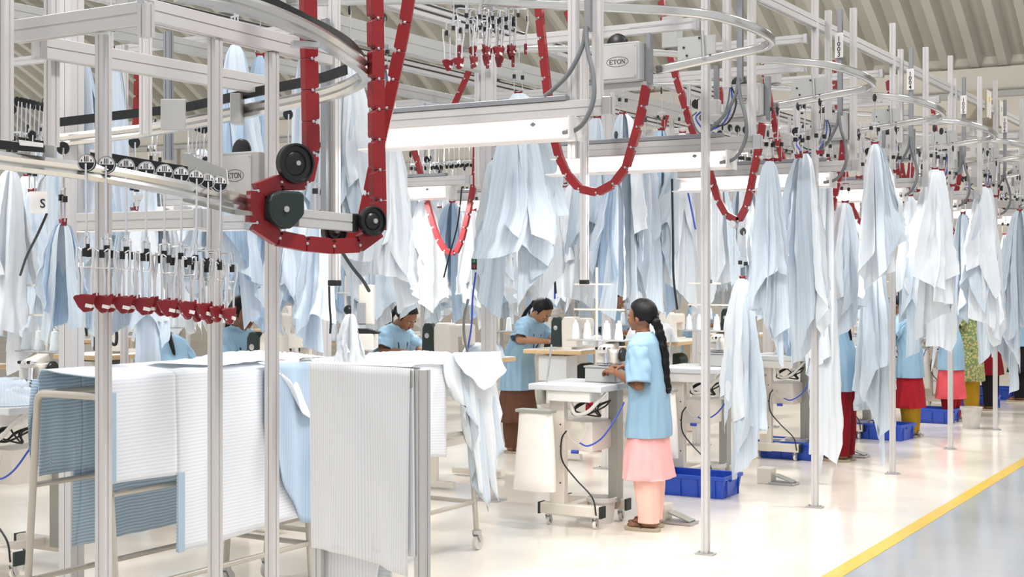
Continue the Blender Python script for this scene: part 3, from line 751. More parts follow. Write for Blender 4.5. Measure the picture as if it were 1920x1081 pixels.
# fill rows deeper in the hall
fl = ('one of many pale fabric bundles hanging deep in the hall', 'deep hall fabric bundles')
for xi, x in enumerate((-8.6, -9.6, -10.8, -12.0, -13.4, -15.0)):
    y = 7.2 + xi * 1.1
    while y < 22 + xi:
        p = Vector((x + rnd.uniform(-.25, .25), y + rnd.uniform(-.1, .1), rnd.uniform(2.45, 2.95)))
        d = p.y * CT - p.x * ST; u = 960 + F * (p.x * CT + p.y * ST) / d
        if -60 < u < 1560 and not clash(p, .30):
            placed.append((p.x, p.y, .30))
            bundle(p, rnd.uniform(.40, .58), rnd.uniform(1.25, 1.6), rnd.choice((0, 1, 2, 3, 4, 6, 7, 8)), fl[0], fl[1], hg=HGN, hang=(rnd.random() < .5))
        y += rnd.uniform(.30, .46)
for x in (-6.9, -7.4, -8.1):
    y = 8.3
    while y < 24:
        p = Vector((x + rnd.uniform(-.2, .2), y, rnd.uniform(2.5, 2.85)))
        d = p.y * CT - p.x * ST; u = 960 + F * (p.x * CT + p.y * ST) / d
        if 600 < u < 1900 and not clash(p, .28) and not (735 < u < 905 and d < 13.4):
            placed.append((p.x, p.y, .28))
            bundle(p, rnd.uniform(.36, .5), rnd.uniform(1.0, 1.25), rnd.choice((0, 1, 2, 4, 6, 7)), 'one of the pale fabric bundles hanging behind the second row of workers', 'second row fabric bundles', hg=HGN, hang=(rnd.random() < .5))
        y += rnd.uniform(.55, .8)
# parked empty hangers high on the main conveyor
for j, (u0, v0, u1, v1, n, d0, d1) in enumerate(((850, -50, 948, -62, 13, 7.9, 8.3), (775, 268, 880, 262, 12, 13.2, 13.5), (32, 190, 80, 200, 7, 9.0, 9.3), (352, 232, 382, 242, 5, 9.5, 9.7), (1340, 235, 1440, 250, 8, 11.5, 12.2), (1480, 235, 1560, 246, 7, 13.2, 13.8))):
    for i in range(n):
        f = i / (n - 1); p = W(u0 + (u1 - u0) * f, v0 + (v1 - v0) * f, d0 + (d1 - d0) * f)
        if j == 0:
            o = hanger(p + Vector((0, .10 * (i % 3), .02 * (i % 4))), 'parked empty chrome hanger with a dark red jaw on the tray at top centre', 'parked hangers at top centre', rnd.uniform(-.8, .8))
        else:
            hanger_s(p, 'parked empty hanger on a conveyor rail in the hall', 'parked hangers in the hall', rnd.uniform(-.6, .6))
for k in range(1, 6):
    for i in range(3):
        hanger_s((-3.15 - .16 * i, 7.68 + DY * k, 2.97 - .02 * i), 'empty hanger waiting on a hairpin rail over the aisle', 'hangers on hairpin rails', rnd.uniform(-.3, .5))
# ------------------------------------------------------------------ workstation tables (grey top, castors)
def castor(parent, x, y, r=.03):
    t = MB().box((x, y, .088), (.05, .05, .008)); t.cyl((x, y, .062), (x, y, .088), .012, n=10)
    for s in (-1, 1): t.prism([(-.015, .025), (.015, .025), (.022, -.028), (.004, -.034)], (x + s * .017, y, .045), Y, Z, X, .003)
    o = t.obj('castor', 'zinc', parent)
    w = MB().lathe([(0, -.010), (.014, -.010), (.016, -.011), (r, -.010), (r, .010), (.016, .011), (.014, .010), (0, .010)], (x, y + .012, r), (1, 0, 0), 20)
    w.obj('wheel', 'bag_white', o, True)
    MB().cyl((x - .0125, y + .012, r), (x + .0125, y + .012, r), .014, n=12).obj('hub', 'black', o, True)
def bucket(loc, label, r=.1, h=.18, mt='bucket_grey'):
    t = thing('bucket', loc, label, 'bucket', None)
    MB().lathe([(0, .004), (r * .74, .004), (r * .78, .0), (r * .97, h - .03), (r * 1.07, h - .03), (r * 1.08, h), (r * .98, h), (r * .93, h - .02), (r * .73, .012), (0, .012)], n=32).obj('body', mt, t, True)
    MB().tube(spline([(-r * 1.08, 0, h - .01), (-r * 1.0, .06, h + .0), (0, r * 1.18, h - .02), (r * 1.0, .06, h), (r * 1.08, 0, h - .01)], 4), .003, 6).obj('handle', 'zinc', t)
    return t
def workstation(loc, label, bag=True, cables=True):
    t = thing('workstation_table', loc, label, 'table', 'grey topped workstation tables')
    MB().box((0, 0, .957), (.56, .62, .042)).obj('tabletop', 'table_grey', t, bevel=.006)
    MB().box((.02, -.21, .90), (.33, .16, .07)).obj('drawer', 'white_enamel', t, bevel=.004)
    MB().box((-.10, -.20, .50), (.115, .06, .85)).obj('column', 'table_cream', t, bevel=.004)
    b = MB().box((.16, .16, .52), (.07, .10, .80)); b.obj('column', 'leg_grey', t, bevel=.004)
    MB().box((.03, .0, .62), (.24, .36, .20)).obj('cross_panel', 'table_cream', t, bevel=.004)
    for y in (-.20, .20):
        o = MB().box((0, y, .118), (.46, .075, .075)).obj('base_beam', 'table_cream', t, bevel=.008)
        e = MB(); e.box((-.236, y, .118), (.014, .08, .08)); e.obj('end_cap', 'green_black', o)
        e = MB(); e.box((.236, y, .118), (.014, .08, .08)); e.obj('end_cap', 'green_black', o)
        for x in (-.18, .18): castor(t, x, y)
    MB().box((.0, .0, .14), (.06, .34, .04)).obj('base_link', 'table_cream', t)
    b = MB(); [b.cyl((x, -.232, z), (x, -.228, z), .006, n=8) for x in (-.13, -.07) for z in (.3, .55, .7)]; b.obj('bolt', 'ink', t)
    if cables:
        r = random.Random(5)
        for q in range(5):
            pts = [(r.uniform(0, .1), -.12, .86), (r.uniform(-.02, .18), -.16, .80 + r.uniform(-.04, .04)), (r.uniform(0, .2), -.14, .76), (r.uniform(.0, .22), -.12, .82), (.2, 0, .86)]
            MB().tube(spline(pts, 5), .006, 6).obj('cable', 'cable_black', t, True)
        MB().tube(spline([(-.02, -.235, .66), (-.05, -.25, .60), (-.04, -.26, .46), (.05, -.24, .34), (.18, -.24, .22), (.21, -.24, .1)], 6), .006, 6).obj('cable', 'cable_black', t, True)
        MB().tube(spline([(.02, -.25, .86), (.06, -.26, .78), (.16, -.27, .80), (.24, -.25, .88), (.27, -.2, .93)], 6), .013, 8).obj('hose', 'bucket_grey', t, True)
        MB().tube(spline([(.08, -.24, .585), (.16, -.26, .57), (.26, -.25, .63), (.33, -.2, .75), (.35, -.1, .86)], 6), .006, 8).obj('hose', 'hose_blue', t, True)
        MB().tube(spline([(.02, -.24, .69), (.0, -.25, .64), (.06, -.25, .58), (.12, -.25, .62), (.14, -.24, .70)], 6), .004, 6).obj('hose', 'bucket_grey', t, True)
        MB().cyl((.02, -.235, .52), (.07, -.235, .52), .013, n=12).obj('air_filter', 'hose_blue', t, True)
    # thread stand
    s = MB().cyl((-.02, .22, .97), (-.02, .22, 1.78), .010, n=10); s = s.obj('thread_stand', 'machine_cream', t, True)
    MB().bar((-.20, .22, 1.48), (.20, .22, 1.48), .012, .012).obj('guide_bar', 'machine_cream', s)
    MB().bar((-.20, .22, 1.66), (.10, .22, 1.66), .012, .012).obj('guide_bar', 'machine_cream', s)
    MB().box((0, .22, 1.262), (.46, .13, .010)).obj('cone_tray', 'box_grey', s, bevel=.003)
    for i, x in enumerate((-.18, -.10, .07, .15)):
        MB().lathe([(0, 0), (.030, 0), (.032, .01), (.020, .115), (.010, .118), (.010, .135), (0, .135)], (x, .20 + .03 * (i % 2), 1.268), n=18).obj('thread_cone', 'thread', s, True)
    MB().cyl((-.22, -.15, .975), (-.20, -.12, 1.24), .007, n=8).obj('lamp_stem', 'chrome', t, True)
    if bag:
        g = MB(); g.box((-.185, -.37, .80), (.27, .10, .022)); g.obj('bag_holder', 'leg_grey', t, bevel=.003)
        MB().box((-.18, -.30, .89), (.02, .10, .10)).obj('bag_bracket', 'leg_grey', t)
        def fn(a, v):
            th = 2 * PI * a; w = .125 + .03 * v; dp = .04 + .045 * v
            k = 1 + .05 * sin(5 * th + 3 * v) * v
            sx = math.copysign(abs(cos(th)) ** .6, cos(th)); sy = math.copysign(abs(sin(th)) ** .7, sin(th))
            return Vector((-.185 + w * sx * k, -.37 + dp * sy * k * (1 if v < .96 else .8), .79 - .53 * v))
        MB().grid(fn, 40, 14).obj('waste_bag', 'bag_white', t, True)
    return t
def overlock(loc, label, rz=0):
    t = thing('overlock_machine', loc, label, 'sewing machine', 'overlock machines', rz)
    MB().box((0, 0, .052), (.235, .26, .10)).obj('base_box', 'box_grey', t, bevel=.008)
    MB().box((0, 0, .108), (.25, .27, .012)).obj('base_plate', 'zinc', t, bevel=.002)
    MB().box((.0, .03, .17), (.16, .16, .11)).obj('body', 'machine_cream', t, bevel=.02)
    MB().box((-.01, .02, .235), (.09, .20, .05), R=Matrix.Rotation(rad(12), 3, 'X')).obj('arm', 'machine_cream', t, bevel=.015)
    for i, x in enumerate((-.05, -.02, .01, .04)):
        o = MB().cyl((x, -.06, .235), (x, -.085, .235), .010, n=10); o.obj('tension_knob', 'chrome' if i % 2 else 'black', t, True)
    MB().cyl((.02, -.07, .20), (.03, -.09, .13), .016, n=10).obj('looper_cover', 'chrome', t, True)
    MB().cyl((.03, -.09, .12), (.03, -.09, .20), .004, n=8).obj('needle_bar', 'chrome', t, True)
    MB().lathe([(0, -.012), (.045, -.012), (.05, 0), (.045, .012), (0, .012)], (.10, .03, .19), (1, 0, 0), 20).obj('hand_wheel', 'black', t, True)
    MB().box((.03, -.10, .125), (.10, .05, .006)).obj('work_plate', 'chrome', t)
    MB().tube(spline([(-.05, .1, .24), (-.05, .12, .34), (-.04, .10, .42)], 4), .003, 6).obj('thread_guide', 'chrome', t)
    return t
PERS_Y = 8.61
WSX, WSY = -4.47, 8.60
for k in range(6):
    ws = workstation((WSX, WSY + DY * k, 0), ['grey topped workstation table on castors beside the standing woman in pink', 'grey topped workstation table behind the nearest aisle post'][k] if k < 2 else 'grey topped workstation table behind the aisle fabric, %s from the camera' % ORD[k])
    overlock((WSX + .11, WSY + .14 + DY * k, .978), 'overlock sewing machine on the %s aisle workstation table' % ORD[k])
    b = bucket((WSX + .10, WSY + .06 + DY * k, 0), 'grey plastic bucket under the %s aisle workstation table' % ORD[k])
    p = thing('foot_pedal', (WSX + .50, WSY + .38 + DY * k if k else WSY + .30, 0), 'foot pedal box on the floor by the %s aisle workstation' % ORD[k], 'pedal')
    MB().box((-.06, 0, .065), (.12, .14, .13)).obj('housing', 'table_cream', p, bevel=.006)
    MB().box((.09, 0, .01), (.22, .15, .018)).obj('base_plate', 'zinc', p, bevel=.003)
    MB().box((.10, 0, .05), (.17, .10, .012), R=Matrix.Rotation(rad(18), 3, 'Y')).obj('tread', 'leg_grey', p, bevel=.003)
# left foreground workstation
workstation((-6.62, 5.55, 0), 'cream legged workstation table at the far left edge', bag=False)
overlock((-6.55, 5.60, .978), 'overlock machine with warning stickers at the far left edge', rz=.3)
# ------------------------------------------------------------------ wood-edged lockstitch tables of the second row
def sew_table(loc, label, lx=.62, ly=1.0):
    t = thing('sewing_table', loc, label, 'table', 'wood edged sewing tables')
    MB().box((0, 0, 1.012), (lx, ly, .036)).obj('tabletop', 'wood_edge', t, bevel=.008)
    MB().box((0, 0, 1.032), (lx - .006, ly - .006, .004)).obj('laminate', 'laminate', t)
    for y in (-ly / 2 + .12, ly / 2 - .12):
        MB().box((.04, y, .52), (.09, .05, .95)).obj('leg', 'table_cream', t, bevel=.004)
        MB().box((.0, y, .04), (.5, .06, .05)).obj('foot_beam', 'table_cream', t, bevel=.006)
    MB().box((.05, 0, .35), (.05, ly - .3, .06)).obj('crossbar', 'table_cream', t)
    MB().box((-.02, -ly / 2 + .16, .86), (.30, .22, .24)).obj('side_panel', 'table_grey', t, bevel=.006)
    MB().lathe([(0, -.10), (.07, -.10), (.085, -.07), (.085, .08), (.06, .10), (0, .10)], (.05, .1, .80), (0, 1, 0), 20).obj('motor', 'green_black', t, True)
    s = MB().cyl((.22, .36, 1.03), (.22, .36, 1.72), .009, n=8).obj('thread_stand', 'machine_cream', t, True)
    MB().bar((.10, .36, 1.60), (.34, .36, 1.60), .01, .01).obj('guide_bar', 'machine_cream', s)
    MB().box((.22, .36, 1.25), (.30, .10, .008)).obj('cone_tray', 'zinc', s)
    for x in (.12, .32): MB().lathe([(0, 0), (.028, 0), (.018, .11), (0, .12)], (x, .36, 1.255), n=14).obj('thread_cone', 'thread', s, True)
    return t
def lockstitch(loc, label, rz=0):
    """body column at -y end with black belt cover, arm runs +y"""
    t = thing('sewing_machine', loc, label, 'sewing machine', 'lockstitch sewing machines', rz)
    MB().box((0, .06, .012), (.17, .48, .03)).obj('bed', 'machine_cream', t, bevel=.006)
    MB().prism([(-.10, .0), (.09, .0), (.075, .26), (.05, .285), (-.05, .285), (-.08, .25)], (.055, -.12, .02), X, Z, Y, .13).obj('column', 'machine_cream', t, bevel=.012)
    MB().box((.03, .10, .235), (.12, .36, .10)).obj('arm', 'machine_cream', t, bevel=.02)
    MB().box((.03, .27, .19), (.10, .07, .17)).obj('head', 'machine_cream', t, bevel=.015)
    c = MB().prism([(-.06, 0), (.06, 0), (.052, .24), (.03, .285), (-.03, .285), (-.052, .24)], (-.075, -.165, .02), X, Z, Y, .07).obj('belt_cover', 'green_black', t, bevel=.012)
    MB().lathe([(0, -.008), (.018, -.008), (.022, 0), (0, .004)], (-.075, -.205, .20), (0, -1, 0), 16).obj('cover_cap', 'zinc', c, True)
    MB().cyl((.03, .28, .105), (.03, .28, .02), .005, n=8).obj('needle_bar', 'chrome', t, True)
    MB().box((.03, .28, .03), (.03, .04, .006)).obj('presser_foot', 'chrome', t)
    MB().lathe([(0, -.01), (.012, -.01), (.014, 0), (0, .01)], (-.035, .2, .25), (-1, 0, 0), 12).obj('tension_knob', 'chrome', t, True)
    MB().cyl((.0, .05, .28), (.0, .05, .33), .004, n=6).obj('thread_pin', 'chrome', t)
    return t
TB = [(-6.25, 11.85), (-6.30, 9.75), (-6.25, 7.55), (-6.2, 13.95), (-6.2, 16.0)]
for i, (x, y) in enumerate(TB):
    lab = ['of the bending woman', 'of the woman looking down', 'of the half hidden woman at left', 'behind the standing woman', 'beyond the standing woman'][i]
    sew_table((x, y, 0), 'wood edged sewing table ' + lab)
    lockstitch((x + .02, y - .12, 1.034), 'cream sewing machine with black belt cover on the table ' + lab.replace('at left', '').strip())
far = [(-9.4, 9.0), (-9.5, 11.4), (-9.5, 13.6), (-9.2, 6.9), (-8.7, 15.6), (-12, 11.2), (-12, 14.5), (-8.9, 18.0)]
for x, y in far:
    sew_table((x, y, 0), 'distant wood edged sewing table under the hanging fabric')
    lockstitch((x, y, 1.034), 'distant cream sewing machine under the hanging fabric')
# ------------------------------------------------------------------ blue crates
def crate(loc, rz, label, s=1.0):
    t = thing('plastic_crate', loc, label, 'crate', 'blue plastic crates', rz); l, w, h = .60 * s, .40 * s, .17 * s
    mb = MB()
    def ring(a, b, z): return [(-a, -b, z), (a, -b, z), (a, b, z), (-a, b, z)]
    rings = [ring(l / 2 - .03, w / 2 - .03, 0), ring(l / 2 - .012, w / 2 - .012, h - .03), ring(l / 2, w / 2, h - .028), ring(l / 2, w / 2, h), ring(l / 2 - .022, w / 2 - .022, h), ring(l / 2 - .03, w / 2 - .03, .012)]
    vs = [p for r in rings for p in r]; fs = [(3, 2, 1, 0), (20, 21, 22, 23)]
    for i in range(5):
        for j in range(4): fs.append((i * 4 + j, i * 4 + (j + 1) % 4, i * 4 + 4 + (j + 1) % 4, i * 4 + 4 + j))
    mb.add(vs, fs)
    b = mb
    for x in (-.36, -.12, .12, .36): 
        for q in (-1, 1): b.box((x * l, q * (w / 2 - .012), h * .45), (.008, .016, h * .8))
    for q in (-1, 1):
        for y in (-.3, .3): b.box((q * (l / 2 - .012), y * w, h * .45), (.016, .008, h * .8))
    b.obj('tub', 'crate_blue', t, bevel=.003)
    for q in (-1, 1): MB().box((q * (l / 2 - .006), 0, h * .78), (.02, .12, .02)).obj('grip', 'crate_blue', t, bevel=.003)
    f = MB(); r = random.Random(int(abs(loc[1]) * 10))
    def fn(a, b):
        x, y = (a - .5) * (l - .09), (b - .5) * (w - .09)
        return Vector((x, y, .05 + .07 * (noise.noise((x * 9, y * 9, loc[1])) + .5) * sin(PI * a) ** .3 * sin(PI * b) ** .3))
    return t
def crate_at(u, v, rz, label, x=None):
    p = onz(u, v, 0); return crate((p.x, p.y, 0), rz, label)
CR = [((1309, 930), 0, 'blue plastic crate on the floor behind the standing woman'),
      ((1489, 862), 0, 'blue plastic crate behind the second aisle post'),
      ((1654, 826), rad(-8), 'blue plastic crate in front of the woman in the red kurta'),
      ((1745, 795), rad(-4), 'blue plastic crate left of the coral skirt'),
      ((1828, 770), rad(3), 'blue plastic crate behind the grey bin near the right edge'),
      ((1872, 752), 0, 'small looking blue crate farthest down the aisle')]
for (u, v), rz, lab in CR: crate_at(u, v - 5, rz, lab)
bucket(onz(1821, 802, 0), 'light grey bin on the floor near the yellow printed tunic', r=.115, h=.24, mt='bucket_grey')
# ------------------------------------------------------------------ people
def remesh(mb, voxel, smooth_it, name, m):
    me = mb.mesh(name, m)
    bm = bmesh.new(); bm.from_mesh(me); bmesh.ops.recalc_face_normals(bm, faces=bm.faces); bm.to_mesh(me); bm.free()
    o = bpy.data.objects.new('tmp', me); COL.objects.link(o)
    r = o.modifiers.new('r', 'REMESH'); r.mode = 'VOXEL'; r.voxel_size = voxel; r.use_smooth_shade = True
    s = o.modifiers.new('s', 'SMOOTH'); s.factor = .5; s.iterations = smooth_it
    out = bpy.data.meshes.new_from_object(o.evaluated_get(bpy.context.evaluated_depsgraph_get()))
    bpy.data.objects.remove(o)
    out.polygons.foreach_set('use_smooth', [True] * len(out.polygons)); out.name = name
    if not out.materials: out.materials.append(M[m])
    return out
def capsule(mb, p0, p1, r0, r1, n=12, fl=None):
    p0, p1 = Vector(p0), Vector(p1); t = (p1 - p0); L = t.length; t = t.normalized(); x, y, _ = basis(t)
    k = 4; prof = []
    for i in range(k + 1): a = PI / 2 * (1 - i / k); prof.append((r0 * cos(a), -r0 * sin(a)))
    for i in range(k + 1): a = PI / 2 * i / k; prof.append((r1 * cos(a), L + r1 * sin(a)))
    vs = []; fs = []; m_ = len(prof)
    for j in range(n):
        a = 2 * PI * j / n
        for r, h in prof: vs.append(p0 + (x * cos(a) + y * sin(a)) * max(r, 1e-4) + t * h)
    for j in range(n):
        l = (j + 1) % n
        for i in range(m_ - 1): fs.append((j * m_ + i, l * m_ + i, l * m_ + i + 1, j * m_ + i + 1))
    mb.add(vs, fs)
def hand(mb, w, d, nrm, side, curl=.9, s=1.0):
    """w wrist, d direction, nrm palm normal (curl direction), side = direction of the thumb"""
    w = Vector(w); d = Vector(d).normalized(); nrm = Vector(nrm); nrm = (nrm - d * nrm.dot(d)).normalized(); sd = d.cross(nrm).normalized()
    if sd.dot(Vector(side)) < 0: sd = -sd
    L = .082 * s
    for q in (-.028, -.009, .010, .027): capsule(mb, w + sd * q * .5 * s, w + d * L + sd * q * s, .0125 * s, .0105 * s, 10)
    for i, q in enumerate((.029, .010, -.010, -.028)):   # index .. little
        ln = (.068, .076, .070, .054)[i] * s; k = w + d * L + sd * q * s
        a1 = curl * (.55 + .06 * i); a2 = curl * (1.15 + .08 * i); a3 = curl * (1.7 + .08 * i); r = (.0088, .009, .0085, .0075)[i] * s
        p1 = k + (d * cos(a1) + nrm * sin(a1)) * ln * .45
        p2 = p1 + (d * cos(a2) + nrm * sin(a2)) * ln * .32
        p3 = p2 + (d * cos(a3) + nrm * sin(a3)) * ln * .25
        capsule(mb, k, p1, r * 1.08, r, 8); capsule(mb, p1, p2, r, r * .92, 8); capsule(mb, p2, p3, r * .92, r * .8, 8)
    b = w + d * .022 * s + sd * .022 * s
    t1 = b + (d * .55 + sd * .55 + nrm * .45).normalized() * .040 * s
    t2 = t1 + (d * .8 + nrm * .6 - sd * .05).normalized() * .030 * s
    capsule(mb, b, t1, .014 * s, .0105 * s, 8); capsule(mb, t1, t2, .0105 * s, .009 * s, 8)
def person(loc, rz, label, h=1.56, lean=0.0, nod=0.0, turn=0.0, arms=None, hair='braid', tunic='tunic_blue', hem=.62, kurta=None, kurta_hem=.36, legs='salwar_pink',
           skin='skin', voxel=.007, lower=True, feet=True, step=.0, seed=1, group='garment workers', lanyard=True, kurta_top=.72, width=1.0, upper=True):
    s = h / 1.56
    t = thing('person', loc, label, 'person', group, rz); t.scale = (s, s, s)
    HZ = .86
    def B(p):
        p = Vector(p)
        if lean and p.z > HZ:
            f = min(1, (p.z - HZ) / .22); f = f * f * (3 - 2 * f) * .75 + .25 * f
            a = -lean * f; y, z = p.y, p.z - HZ
            p = Vector((p.x, y * cos(a) - z * sin(a), HZ + y * sin(a) + z * cos(a)))
        return p
    NP = Vector((0, -.005, 1.325)); HR = Matrix.Rotation(turn, 3, 'Z') @ Matrix.Rotation(-nod, 3, 'X')
    def Hd(p): return B(NP + HR @ (Vector(p) - NP))
    HRf = Matrix.Rotation(-lean, 3, 'X') @ HR
    mb = MB()
    def C(p0, p1, r0, r1, f=B, n=12): capsule(mb, f(p0), f(p1), r0, r1, n)
    def E(c, r, f=B, R=None, n=16):
        mb.ell(f(c), r, R if R is not None else Matrix.Rotation(-lean if Vector(c).z > HZ else 0, 3, 'X'), n, 10)
    E((0, 0, .86), (.150, .105, .12)); E((0, .0, .98), (.118, .088, .12)); E((0, .005, 1.12), (.140, .098, .13)); E((0, -.005, 1.20), (.135, .085, .07))
    for q in (-1, 1):
        E((q * .062, .07, 1.13), (.055, .045, .055)); C((q * .02, -.01, 1.265), (q * .138, -.01, 1.232), .04, .041)
    C((0, -.015, 1.22), (0, .0, 1.345), .050, .044)
    HF = lambda p: Hd(p)
    E((0, -.002, 1.462), (.0735, .092, .088), HF, HRf, 24)
    E((0, .036, 1.425), (.060, .058, .068), HF, HRf, 20); E((0, .052, 1.395), (.044, .042, .038), HF, HRf); E((0, .081, 1.372), (.019, .015, .016), HF, HRf)
    E((0, .030, 1.375), (.048, .045, .025), HF, HRf)
    C((0, .090, 1.452), (0, .108, 1.424), .0085, .0115, HF); 
    for q in (-1, 1):
        E((q * .010, .101, 1.420), (.009, .009, .007), HF, HRf); E((q * .032, .070, 1.415), (.022, .020, .022), HF, HRf)
        E((q * .030, .082, 1.462), (.024, .010, .007), HF, HRf); E((q * .075, -.002, 1.43), (.009, .017, .028), HF, HRf); 
    C((0, .0, 1.38), (0, .02, 1.33), .045, .045, HF)
    legx = .078
    if lower:
        for q in (-1, 1):
            st = step * q
            C((q * .075, 0, .82), (q * legx, .005 + st * .5, .45), .088, .056); C((q * legx, .005 + st * .5, .45), (q * legx, -.015 + st, .28), .054, .047); C((q * legx, -.015 + st, .28), (q * legx, -.01 + st, .085), .046, .032)
            C((q * legx, -.03 + st, .052), (q * (legx + .005), .10 + st, .038), .034, .026); C((q * legx, -.045 + st, .048), (q * legx, -.03 + st, .05), .028, .03)
            for i in range(5): C((q * (legx - .026 + .013 * i + .004), .10 + st - .003 * i, .034), (q * (legx - .028 + .014 * i + .004), .145 + st - .009 * abs(i) * (1 if i > 0 else 0), .028), .0125, .0095 if i else .012, n=8)
    arms = arms or {}
    A = {}
    for q, key in ((-1, 'L'), (1, 'R')):
        S = B((q * .148, -.008, 1.228)); e, wv, hd, hn, curl = arms.get(key, ((q * .21, -.02, .98), (q * .20, .06, .76), (0, .2, -1), (-q, 0, 0), .4))
        e = Vector(e); wv = Vector(wv); A[q] = (S, e, wv)
        capsule(mb, S, e, .040, .035); capsule(mb, e, e.lerp(wv, .35), .037, .035); capsule(mb, e.lerp(wv, .35), wv, .035, .023)
        hand(mb, wv, hd, hn, (-q, 0, .5), curl)
    me = remesh(mb, voxel, 3, 'body', skin); bo = bpy.data.objects.new('body', me); COL.objects.link(bo); bo.parent = t
    # lips, eyes, brows
    f = MB(); f.ell(Hd((0, .0935, 1.3975)), (.020, .008, .0045), HRf, 12, 8); f.ell(Hd((0, .0925, 1.3885)), (.016, .0085, .0055), HRf, 12, 8); f.obj('lips', 'lips', t, True)
    for q in (-1, 1):
        e = MB().ell(Hd((q * .030, .0760, 1.448)), (.0135, .0085, .0062), HRf, 12, 8).obj('eye', 'eye_white', t, True)
        MB().ell(Hd((q * .031, .0825, 1.447)), (.0056, .0030, .0056), HRf, 10, 8).obj('iris', 'black', e, True)
        MB().tube([Hd((q * .014, .0895, 1.466)), Hd((q * .030, .0885, 1.4705)), Hd((q * .046, .0735, 1.466))], .0028, 6, scales=[1, 1.2, .6]).obj('eyebrow', 'hair', t, True)
    # hair
    def hv(c, r, cut=True):
        mbh = MB(); nu, nv = 36, 24; vs = []; fs = []
        for j in range(nv + 1):
            ph = PI * j / nv
            for i in range(nu):
                th = 2 * PI * i / nu; dr = Vector((sin(ph) * cos(th), sin(ph) * sin(th), cos(ph)))
                # hairline: face opening
                open_ = max(0, min(1, (dr.y - .22 - .95 * max(0, dr.z - .22) - .10 * abs(dr.x)) / .12)) if dr.z < .80 else 0
                low = max(0, min(1, (-.55 - dr.z) / .2)) * (1 if dr.y > -.4 else .3)
                k = 1 - .30 * max(open_, low)
                k *= 1 + .010 * sin(22 * th + 5 * ph)
                if abs(dr.x) < .05 and dr.z > .6 and dr.y > -.2: k *= .985
                vs.append(Hd(Vector(c) + Vector((dr.x * r[0] * k, dr.y * r[1] * k, dr.z * r[2] * k))))
        for j in range(nv):
            for i in range(nu): fs.append((j * nu + i, j * nu + (i + 1) % nu, (j + 1) * nu + (i + 1) % nu, (j + 1) * nu + i))
        return mbh.add(vs, fs)
    ho = hv((0, -.012, 1.468), (.086, .106, .102)).obj('hair', 'hair', t, True, auto=False)
    if hair == 'braid':
        pts = [Hd((.0, -.085, 1.425)), Hd((.01, -.10, 1.385)), B((.015, -.112, 1.32)), B((.03, -.118, 1.24)), B((.035, -.125, 1.14)), B((.04, -.118, 1.04)), B((.045, -.12, .955)), B((.045, -.135, .92))]
        P = spline(pts, 9); n = len(P); b = MB(); sc_ = []
        for i in range(n): 
            f_ = i / (n - 1); base = .030 if f_ < .15 else .028 - .006 * max(0, f_ - .8) * 3; sc_.append(base * (1 + .17 * abs(sin(i * .62))) if f_ < .93 else base * (1.0 - (f_ - .93) * 9))
        b.tube([p + X * .004 * sin(i * .62) for i, p in enumerate(P)], 1, 12, scales=sc_); b.obj('braid', 'hair', t, True, auto=False)
    elif hair == 'bun':
        b = MB().ell(Hd((0, -.105, 1.43)), (.040, .030, .038), HRf, 14, 10); b.obj('hair_bun', 'hair', t, True)
        b = MB().tube(spline([Hd((0, -.11, 1.42)), B((.0, -.11, 1.33)), B((0, -.115, 1.2)), B((0, -.12, 1.08))], 5), .02, 8, scales=[1, 1, 1, 1, 1, 1, 1, 1, 1, 1, 1, 1, .9, .8, .7, .4]); b.obj('pony_tail', 'hair', t, True)
    # garments
    r = random.Random(seed); phs = [r.uniform(0, 6) for _ in range(6)]
    def shell(name, rings, m, bend=True, folds=.0, nf=7, n=84, th=.004, power=.85, cx=0):
        g = MB(); nv = len(rings) - 1; sub = 5
        def fn(a, v):
            x = v * nv; i = min(int(x), nv - 1); f = x - i; f = f * f * (3 - 2 * f) if False else f
            z, rx, ry, yo = [rings[i][k] * (1 - f) + rings[i + 1][k] * f for k in range(4)]
            tt = 2 * PI * a; c, s_ = cos(tt), sin(tt)
            sx = math.copysign(abs(c) ** power, c); sy = math.copysign(abs(s_) ** power, s_)
            k = 1 + folds * v * (.6 * sin(nf * tt + phs[0] + 1.5 * v) + .4 * sin((nf * 2 + 1) * tt + phs[1] - 2 * v)) + .012 * sin(3 * tt + 9 * v + phs[2])
            if folds:
                q_ = min(1, v * 3) * (.5 + .5 * v)
                k += folds * 1.1 * noise.noise((c * 2.2 + seed * 3, s_ * 2.2, z * 5)) * q_ + folds * .8 * noise.noise((c * 6 + seed, s_ * 6 + z * 4, z * 2.2)) * q_ + folds * .35 * (abs(noise.noise((c * 5, s_ * 5 - z * 9, seed + 2))) - .3) * q_
            p = Vector((cx + rx * sx * k, yo + ry * sy * k, z))
            return B(p) if bend else p
        g.grid(fn, n, nv * sub)
        o = g.obj(name, m, t, True, auto=False)
        so = o.modifiers.new('s', 'SOLIDIFY'); so.thickness = th; so.offset = 1
        return o
    wd = width
